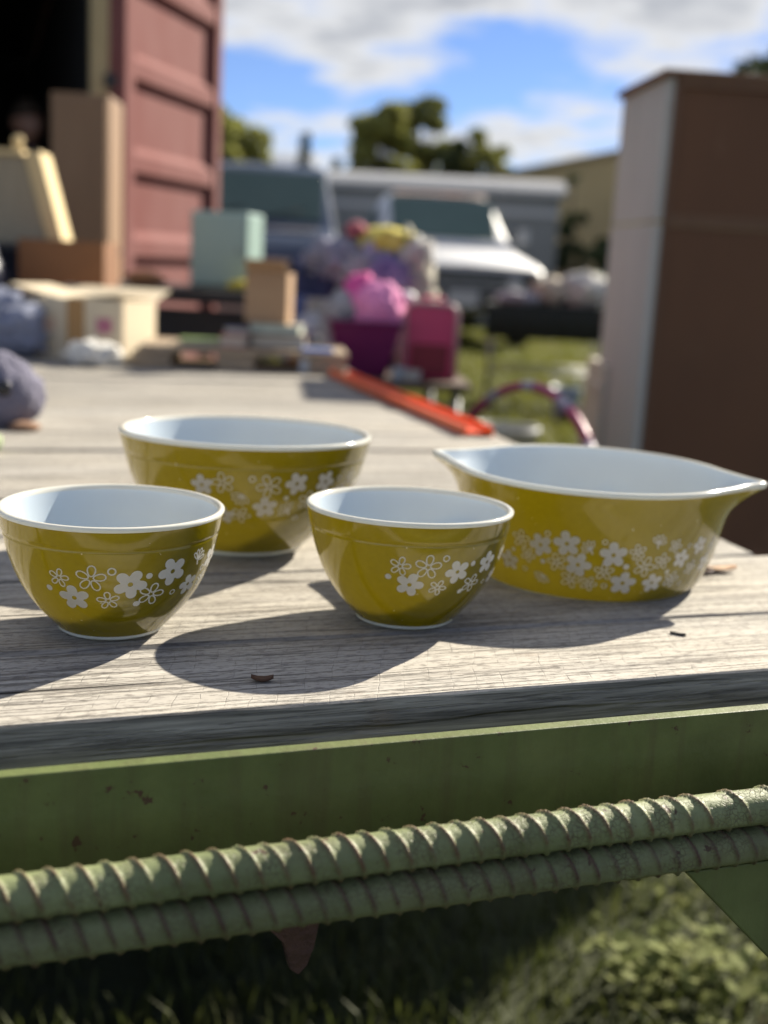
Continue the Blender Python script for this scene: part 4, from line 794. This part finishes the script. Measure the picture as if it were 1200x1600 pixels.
def person():
    J = {'pel': (0, 0, 0.86, .135, .10), 'bel': (0, -.01, 1.00, .135, .10), 'che': (0, -.02, 1.17, .155, .11), 'sho': (0, -.02, 1.30, .10, .085), 'nec': (0, -.03, 1.37, .052, .052), 'nec2': (0, -.04, 1.42, .05, .052),
         'lsh': (.155, -.02, 1.27, .06, .06), 'lel': (.22, -.02, 1.02, .045, .045), 'lwr': (.20, -.16, .86, .032, .030), 'lha': (.19, -.22, .82, .036, .022),
         'rsh': (-.155, -.02, 1.27, .06, .06), 'rel': (-.21, -.0, 1.02, .045, .045), 'rwr': (-.17, -.18, .90, .032, .030), 'rha': (-.15, -.24, .88, .036, .022),
         'lhi': (.08, 0, .80, .085, .085), 'lkn': (.095, -.02, .45, .058, .058), 'lan': (.10, .02, .08, .042, .042), 'lto': (.11, -.13, .035, .04, .03),
         'rhi': (-.08, 0, .80, .085, .085), 'rkn': (-.095, -.02, .45, .058, .058), 'ran': (-.10, .02, .08, .042, .042), 'rto': (-.11, -.13, .035, .04, .03)}
    E_ = 'pel-bel bel-che che-sho sho-nec nec-nec2 sho-lsh lsh-lel lel-lwr lwr-lha sho-rsh rsh-rel rel-rwr rwr-rha pel-lhi lhi-lkn lkn-lan lan-lto pel-rhi rhi-rkn rkn-ran ran-rto'.split()
    for s, w in ((1, 'l'), (-1, 'r')):
        hx, hy, hz = J[w + 'ha'][:3]
        for k in range(4):
            J[f'{w}f{k}a'] = (hx + s * (-.024 + .016 * k), hy - .045, hz - .008, .010, .010); J[f'{w}f{k}b'] = (hx + s * (-.026 + .017 * k), hy - .070 - .006 * (k in (1, 2)), hz - .035, .008, .008)
            E_ += [f'{w}ha-{w}f{k}a', f'{w}f{k}a-{w}f{k}b']
        J[w + 'ta'] = (hx - s * .040, hy - .015, hz, .011, .011); J[w + 'tb'] = (hx - s * .052, hy - .045, hz - .010, .009, .009); E_ += [f'{w}ha-{w}ta', f'{w}ta-{w}tb']
    names = list(J); me = bpy.data.meshes.new('person'); me.from_pydata([J[n][:3] for n in names], [tuple(names.index(a) for a in e.split('-')) for e in E_], [])
    o = bpy.data.objects.new('person', me); C.objects.link(o)
    md = o.modifiers.new('skin', 'SKIN'); 
    if not me.skin_vertices: bpy.context.view_layer.objects.active = o
    for i, n in enumerate(names): me.skin_vertices[0].data[i].radius = J[n][3:]; me.skin_vertices[0].data[i].use_root = (n == 'pel')
    o.modifiers.new('sub', 'SUBSURF').levels = 2
    o.modifiers['sub'].render_levels = 2
    me.materials.append(mat('navy_work_clothes', (0.035, 0.037, 0.055), (0.028, 0.030, 0.045), rough=0.9, scale=12))
    m_skin = mat('skin', (0.36, 0.19, 0.13), (0.33, 0.17, 0.11), rough=0.55, scale=30)
    bm = bmesh.new(); bmesh.ops.create_icosphere(bm, subdivisions=4, radius=1)
    for w in bm.verts:
        x, y, z = w.co; fx, fy, fz = x * .072, y * .092, z * .110
        if z < -.2: k = 1 + (z + .2) * .35; fx *= k; fy = fy * k - .012
        if y < 0:
            fy -= .020 * math.exp(-((x / .16) ** 2 + ((z + .12) / .20) ** 2)) ; fy += .010 * math.exp(-(((abs(x) - .38) / .16) ** 2 + ((z - .08) / .13) ** 2)); fy -= .006 * math.exp(-((x / .3) ** 2 + ((z + .48) / .08) ** 2))
        w.co = (fx, fy, fz)
    hd = from_bm('head', bm, m_skin, o, True); hd.location = (0, -.055, 1.49); hd.rotation_euler = (R(8), 0, R(15))
    for s in (-1, 1):
        e = blob('ear', (.010, .022, .055), m_skin, hd, 3, 0.05, 1, 0.0, sub=3); e.location = (s * .072, .012, -.032)
        e = blob('eye', (.010, .008, .010), mat('eye_white', (0.5, 0.5, 0.48), rough=0.2, scale=40), hd, 4, 0, 1, 0, sub=2); e.location = (s * .028, -.080, .004)
    bm = bmesh.new(); bmesh.ops.create_icosphere(bm, subdivisions=4, radius=1)
    for w in bm.verts:
        x, y, z = w.co; k = 1 + .05 * noise.noise(w.co * 6); zz = max(z, -.15 if y > 0 else .38 - .2 * (1 + y)); w.co = (x * .079 * k, y * .100 * k + .004, zz * .120 * k)
    from_bm('hair', bm, mat('short_brown_hair', (0.05, 0.032, 0.02), rough=0.8, scale=60), hd, True)
    return tag(o, 'person in dark clothes standing inside the dark container', 'person')
pr = person(); pr.matrix_world = Matrix.Translation((-1.80, 5.9, 0.158)) @ Matrix.Rotation(R(25), 4, 'Z') @ Matrix.Scale(0.94, 4)

# ------------------------------------------------------------------ vehicles
m_glass = mat('tinted_windscreen', (0.075, 0.125, 0.108), (0.095, 0.15, 0.13), rough=0.3, scale=2, spec=0.2)
m_white = mat('chalky_truck_white', (0.70, 0.70, 0.70), (0.62, 0.62, 0.62), rough=0.45, scale=2, c3=(0.26, 0.14, 0.08), s3=2.2, t3=0.68)
m_blue = mat('dark_blue_van_paint', (0.020, 0.038, 0.085), (0.028, 0.050, 0.10), rough=0.25, scale=2)
m_chrome = mat('dull_chrome', (0.42, 0.42, 0.43), (0.34, 0.34, 0.35), rough=0.35, metal=0.7, scale=9)
m_lamp = mat('lamp_glass', (0.55, 0.55, 0.52), rough=0.12, scale=12); m_roofrust = mat('rusty_roof', (0.42, 0.24, 0.18), (0.36, 0.30, 0.27), rough=0.7, scale=3)
def loft(name, secs, m, parent, bev=0.0):
    """secs: list of (y, half-width bottom, half-width top, z bottom, z top)"""
    bm = bmesh.new(); rings = []
    for y, wb, wt, z0, z1 in secs:
        r = min(0.06, (z1 - z0) * 0.25)
        rings.append([bm.verts.new(p) for p in ((-wb + r * .5, y, z0), (-wb, y, z0 + r), (-wt, y, z1 - r), (-wt + r, y, z1 - r * 0.15), (0, y, z1 + 0.015), (wt - r, y, z1 - r * 0.15), (wt, y, z1 - r), (wb, y, z0 + r), (wb - r * .5, y, z0))])
    for a, b in zip(rings, rings[1:]):
        n = len(a)
        for k in range(n): bm.faces.new((a[k], a[(k + 1) % n], b[(k + 1) % n], b[k]))
    bm.faces.new(rings[0][::-1]); bm.faces.new(rings[-1])
    o = from_bm(name, bm, m, parent, True); o.data.set_sharp_from_angle(angle=R(38)); return o
pk = empty('pickup_truck', Matrix.Translation((0.80, 14.15, 0.03)) @ Matrix.Rotation(R(6.5), 4, 'Z') @ Matrix.Scale(1.13, 4), label='old white pickup truck with rusty roof edge and green windscreen', cat='truck')
loft('body', [(0.0, 0.82, 0.80, 0.42, 0.86), (0.10, 0.86, 0.84, 0.36, 0.90), (1.45, 0.88, 0.86, 0.34, 1.05), (1.55, 0.88, 0.87, 0.34, 1.07), (3.2, 0.88, 0.87, 0.34, 1.06), (5.1, 0.88, 0.87, 0.42, 1.06)], m_white, pk)
loft('cab', [(1.50, 0.80, 0.78, 1.03, 1.10), (1.62, 0.80, 0.74, 1.03, 1.22), (2.10, 0.80, 0.62, 1.03, 1.64), (2.25, 0.80, 0.62, 1.03, 1.68), (3.0, 0.80, 0.62, 1.03, 1.68), (3.12, 0.80, 0.66, 1.03, 1.58)], m_white, pk)
box('roof_edge', (0, 2.13, 1.672), (1.10, 0.10, 0.020), m_roofrust, pk, 0.008, rot=(R(18), 0, 0))
prism('windscreen', [(1.535, 1.165), (2.045, 1.622), (2.035, 1.634), (1.522, 1.177)], 'x', -0.61, 0.61, m_glass, pk)
box('grille', (0, -0.012, 0.655), (1.58, 0.03, 0.34), m_black, pk, 0.006)  # enlarged and black, so it also paints the shade on the truck front
for k in range(5): box('grille_bar', (0, -0.032, 0.565 + k * 0.047), (1.24, 0.012, 0.012), m_chrome, pk)
for s in (-1, 1):
    l_ = lathe('headlight', [(0.085, 0), (0.085, 0.02), (0.06, 0.035), (0.001, 0.042)], m_lamp, pk, 20); l_.rotation_euler = (R(90), 0, 0); l_.location = (s * 0.52, -0.026, 0.68)
    box('side_window', (s * 0.775, 2.55, 1.33), (0.012, 0.80, 0.36), m_glass, pk, 0.004, rot=(0, R(-s * 14), 0))
    box('mirror', (s * 0.97, 1.72, 1.22), (0.10, 0.05, 0.17), m_chrome, pk, 0.015)
    tube('mirror_arm', [(s * 0.80, 1.70, 1.14), (s * 0.94, 1.72, 1.20)], 0.008, m_chrome, pk, 6)
    for y in (0.95, 4.1): wheel_at(pk, (s * 0.80, y, 0.345), 0.345, 0.21, 'x')
box('bumper', (0, -0.08, 0.50), (1.74, 0.10, 0.16), m_black, pk, 0.02); pl = box('number_plate', (-0.03, -0.14, 0.53), (0.32, 0.012, 0.17), mat('pale_plate', (0.52, 0.52, 0.52), rough=0.5, scale=20), pk, 0.003)
van = empty('van', loc=(-1.56, 12.0, 0), rz=R(3), label='dark blue van with a wide windscreen parked behind the container door', cat='van')
loft('body', [(0.0, 0.90, 0.86, 0.40, 1.00), (0.12, 0.94, 0.92, 0.34, 1.14), (0.75, 0.97, 0.95, 0.32, 1.27), (0.85, 0.97, 0.93, 0.32, 1.36), (1.35, 0.97, 0.82, 0.32, 1.92), (1.6, 0.97, 0.82, 0.32, 1.98), (4.7, 0.97, 0.82, 0.32, 1.98), (4.85, 0.95, 0.80, 0.38, 1.90)], m_blue, van)
prism('windscreen', [(0.868, 1.375), (1.318, 1.878), (1.305, 1.892), (0.853, 1.389)], 'x', -0.79, 0.79, m_glass, van)
tube('wiper', [(-0.5, 0.84, 1.385), (-0.05, 0.93, 1.50)], 0.01, m_black, van, 6); tube('wiper', [(0.15, 0.84, 1.385), (0.6, 0.93, 1.50)], 0.01, m_black, van, 6)
box('cowl_trim', (0, 0.62, 1.272), (1.5, 0.10, 0.02), m_chrome, van, 0.005, rot=(R(12), 0, 0))
box('grille', (0, -0.012, 0.80), (1.15, 0.03, 0.24), m_black, van, 0.006); box('bumper', (0, -0.07, 0.52), (1.90, 0.12, 0.17), m_chrome, van, 0.02); box('grille_band', (0, -0.022, 0.95), (1.5, 0.03, 0.05), m_chrome, van, 0.006)
for s in (-1, 1):
    box('headlight', (s * 0.70, -0.014, 0.80), (0.22, 0.03, 0.18), m_lamp, van, 0.01)
    for y in (0.85, 3.9): wheel_at(van, (s * 0.87, y, 0.36), 0.36, 0.22, 'x')

# ------------------------------------------------------------------ table with white bundles, litter on the lawn
m_table_shade = mat('table_shade_dark', (0.014, 0.018, 0.014), (0.020, 0.025, 0.020), rough=0.95, scale=10)  # dark sheets added as painted shade under the table
jt = table('trestle_table', (1.16, 9.15, 0), R(-4), 0.90, 0.65, 0.735, m_pallet, m_steelgrey, 'trestle table with an added dark shade sheet under the white bundles')
box('shade_sheet', (0, 0, 0.742), (0.93, 0.68, 0.010), m_table_shade, jt, 0.003)
V, F = [], []
for i in range(41):
    x = -0.465 + 0.93 * i / 40; yy = -0.345 - 0.012 * math.sin(i * 1.3)
    V += [(x, yy, 0.742), (x, yy - 0.02, 0.50), (x, yy + 0.006, 0.742), (x, yy - 0.014, 0.50)]
for i in range(40): a = i * 4; F += [(a, a + 4, a + 5, a + 1), (a + 2, a + 3, a + 7, a + 6), (a, a + 2, a + 6, a + 4), (a + 1, a + 5, a + 7, a + 3)]
mesh('shade_skirt', V, F, m_table_shade, jt, True)
wc1 = mat('white_linen', (0.62, 0.60, 0.56), (0.52, 0.50, 0.46), rough=0.9, scale=8)
lump('linen_bundle', (1.42, 9.10, 0.748), (0.20, 0.20, 0.24), wc1, 'tallest white linen bundle on the trestle table', 'linen', 71, fold=0.35, freq=3)
lump('linen_bundle', (1.18, 9.12, 0.748), (0.15, 0.18, 0.20), mat('cream_linen', (0.55, 0.48, 0.38), (0.46, 0.40, 0.32), rough=0.9, scale=8), 'cream linen bundle in the middle of the trestle table', 'linen', 72, fold=0.35, freq=3)
lump('linen_bundle', (0.93, 9.08, 0.748), (0.17, 0.17, 0.09), mat('grey_linen', (0.44, 0.42, 0.45), (0.36, 0.34, 0.38), rough=0.9, scale=8), 'flat grey linen pile at the end of the trestle table', 'linen', 73, fold=0.35, freq=3)
lump('linen_bundle', (1.55, 9.30, 0.748), (0.06, 0.10, 0.24), mat('pale_green_linen', (0.48, 0.52, 0.42), rough=0.9, scale=8), 'pale green cloth on the trestle table behind the tallest bundle', 'linen', 74, fold=0.3)
bk = empty('toy_bucket', loc=(1.20, 8.1, gnoise(1.20, 8.1) - 0.004), label='pale blue toy bucket standing on the lawn below the linen table', cat='bucket')
lathe('bucket_body', [(0.075, 0), (0.105, 0.22), (0.110, 0.225), (0.100, 0.225), (0.070, 0.01), (0.001, 0.01)], mat('pale_blue_plastic', (0.30, 0.38, 0.52), rough=0.4, scale=9), bk, 24)
tube('handle', [(0.105 * math.cos(a), 0.03, 0.225 + 0.09 * math.sin(a)) for a in np.linspace(0, math.pi, 11)], 0.005, m_whitepl, bk, 6)
lump('cloth_scrap', (1.22, 7.75, gnoise(1.22, 7.75)), (0.11, 0.09, 0.13), cloth('dark_rag', (0.05, 0.025, 0.025)), 'dark rag on the lawn in front of the blue bucket', 'rag', 75, fold=0.3)

# ------------------------------------------------------------------ buildings beyond
m_greywall = mat('grey_trailer_siding', (0.200, 0.205, 0.200), (0.175, 0.18, 0.175), rough=0.55, scale=1.5, stretch=(1, 1, 4))
m_greyroof = mat('pale_trailer_roof', (0.42, 0.42, 0.42), (0.36, 0.36, 0.36), rough=0.5, scale=1.5)
mh = empty('mobile_home', loc=(2.75, 21.2, 0), rz=R(-3), label='long grey mobile home with a pale rounded roof edge', cat='mobile home')
prism('wall', [(0, 0.35), (3.2, 0.35), (3.2, 2.25), (0, 2.25)], 'x', -9.5, 0.0, m_greywall, mh)
prism('roof', [(-0.12, 2.25), (-0.12, 2.33), (0.15, 2.46), (0.9, 2.56), (1.6, 2.60), (2.3, 2.56), (3.05, 2.46), (3.32, 2.33), (3.32, 2.25)], 'x', -9.6, 0.1, m_greyroof, mh)
for k in range(32): box('siding_rib', (-0.14 - k * 0.30, -0.010, 1.30), (0.03, 0.018, 1.86), m_greywall, mh)
box('skirt', (-4.75, 0.06, 0.17), (9.4, 0.04, 0.36), m_greywall, mh); box('trim', (-4.75, -0.03, 1.95), (9.5, 0.02, 0.10), m_greyroof, mh)
for x in (-1.6, -7.2):
    w_ = box('window', (x, -0.012, 1.55), (0.9, 0.02, 0.6), m_glass, mh); box('frame', (x, -0.024, 1.87), (1.0, 0.03, 0.05), m_greyroof, w_); box('frame', (x, -0.024, 1.235), (1.0, 0.03, 0.05), m_greyroof, w_)
dirv = Vector((2.60 - 4.32, 33 - 25.7, 0)).normalized(); TB_ang = math.atan2(dirv.y, dirv.x)
m_tan = mat('tan_metal_siding', (0.52, 0.39, 0.18), (0.47, 0.35, 0.16), rough=0.6, scale=1.2)
tbd = empty('metal_building', Matrix.Translation((4.95, 23.0, 0)) @ Matrix.Rotation(TB_ang, 4, 'Z'), label='tan metal building with a long plain wall', cat='building')
prism('wall', [(0, 0), (-7.5, 0), (-7.5, 3.4), (-3.75, 4.1), (0, 3.4)], 'x', 0, 14, m_tan, tbd)
prism('roof', [(0.12, 3.385), (0.12, 3.46), (-3.75, 4.20), (-7.62, 3.46), (-7.62, 3.385), (-3.75, 4.12)], 'x', -0.15, 14.15, mat('tan_roof', (0.30, 0.23, 0.13), rough=0.6, scale=1), tbd)
for k in range(34): box('siding_rib', (0.2 + k * 0.41, 0.016, 1.68), (0.05, 0.03, 3.34), m_tan, tbd)

# ------------------------------------------------------------------ trees and shrubs
m_bark2 = mat('tree_bark', (0.075, 0.055, 0.040), (0.05, 0.038, 0.03), rough=0.95, scale=6, stretch=(1, 1, 0.3), bump=0.5)
m_lg = mat('light_leaves', (0.23, 0.245, 0.055), (0.32, 0.315, 0.095), rough=0.6, scale=0.8, transl=0.4)
m_dg = mat('dark_leaves', (0.045, 0.068, 0.022), (0.08, 0.10, 0.036), rough=0.6, scale=0.8, transl=0.25)
m_mg = mat('mid_leaves', (0.17, 0.195, 0.055), (0.26, 0.265, 0.09), rough=0.6, scale=0.8, transl=0.35)
def tree(name, x, y, h, rx, rz, n, m, label, seed, trunk=0.35, cone=False, leaf=0.20, cat='tree', lean=0.0):
    rr = random.Random(seed); t = empty(name, loc=(x, y, -0.02), label=label, cat=cat)
    tv, tf = tube_vf([(0, 0, 0), (lean * .3, 0, h * .3), (lean * .6, .1, h * .6), (lean, 0, h * .92)], [h * .030, h * .022, h * .014, h * .004], 10)
    cl = []
    nc = 26 if not cone else 30
    for k in range(nc):
        if cone:
            u = k / nc; zz = trunk * h + (1 - trunk) * h * u; q = rx * (1 - u) * 0.75; a = rr.uniform(0, 6.28); c = Vector((q * math.cos(a), q * math.sin(a), zz)); cr_ = max(0.12 * rx, rx * (1 - u) * 0.5)
        else:
            a, b = rr.uniform(0, 6.28), rr.uniform(-1, 1); q = rr.uniform(0.35, 0.95); s_ = math.sqrt(1 - b * b)
            c = Vector((lean + rx * q * s_ * math.cos(a), rx * q * s_ * math.sin(a), h - rz + rz * b * q)); cr_ = rx * rr.uniform(0.22, 0.42)
        cl.append((c, cr_))
        v2, f2 = tube_vf([(lean * .4, 0, min(c.z * 0.75, h * 0.55)), tuple((c * 0.5 + Vector((lean * .2, 0, c.z * 0.12)))), tuple(c)], [h * .010, h * .006, h * .002], 5)
        b0 = len(tv); tv += v2; tf += [tuple(i + b0 for i in q_) for q_ in f2]
    mesh('trunk', tv, tf, m_bark2, t, True)
    V, F = [], []
    for _ in range(n):
        c, cr_ = rr.choice(cl); d = Vector((rr.gauss(0, 1), rr.gauss(0, 1), rr.gauss(0, 1))).normalized() * cr_ * rr.uniform(0.35, 1.0) ** 0.6; d.z *= 0.75; p = c + d
        u = Vector((rr.gauss(0, 1), rr.gauss(0, 1), rr.gauss(0, 0.7))).normalized(); w = u.cross(Vector((rr.gauss(0, 1), rr.gauss(0, 1), rr.gauss(0, 1)))).normalized()
        s_ = leaf * rr.uniform(0.5, 1.2); b0 = len(V); V += [p - u * s_, p + w * s_ * .5, p + u * s_, p - w * s_ * .5]; F.append((b0, b0 + 1, b0 + 2, b0 + 3))
    mesh('crown', V, F, m, t); return t
tree('broadleaf_tree', -6.3, 40, 5.9, 1.75, 2.0, 5500, m_lg, 'light green tree rising beside the maroon container door', 1)
tree('conifer_tree', -3.95, 50, 5.95, 0.85, 2.5, 2500, m_dg, 'small dark conifer above the roof of the blue van', 2, 0.2, True)
tree('conifer_tree', -2.7, 50, 5.0, 0.8, 2.0, 2000, m_dg, 'short dark conifer next to the taller conifer', 12, 0.2, True)
tree('broadleaf_tree', -0.75, 44, 6.5, 1.55, 2.2, 5760, m_lg, 'yellow green tree on the conifer side of the dark tall tree', 3)
tree('broadleaf_tree', 0.55, 46, 7.4, 1.45, 2.7, 7000, m_mg, 'tallest dark green tree above the mobile home', 4)
tree('broadleaf_tree', 2.0, 45, 6.0, 0.75, 2.2, 3520, m_dg, 'narrow dark tree between the tallest tree and the pale thin one', 5)
tree('broadleaf_tree', 3.0, 45, 6.2, 1.05, 2.2, 2400, m_lg, 'pale thinly leaved tree at the tan building end of the row', 6)
tree('broadleaf_tree', 9.3, 30, 6.7, 2.0, 2.2, 3500, m_dg, 'dark tree showing over the top of the hutch', 7)
tree('shrub', 4.0, 21.5, 1.9, 0.65, 0.95, 4500, m_dg, 'dark shrub against the tan building wall', 8, leaf=0.09, cat='shrub')
tree('shrub', 3.05, 21.8, 2.7, 0.30, 1.4, 4000, m_dg, 'tall dark narrow shrub between mobile home and tan building', 9, leaf=0.09, cat='shrub')
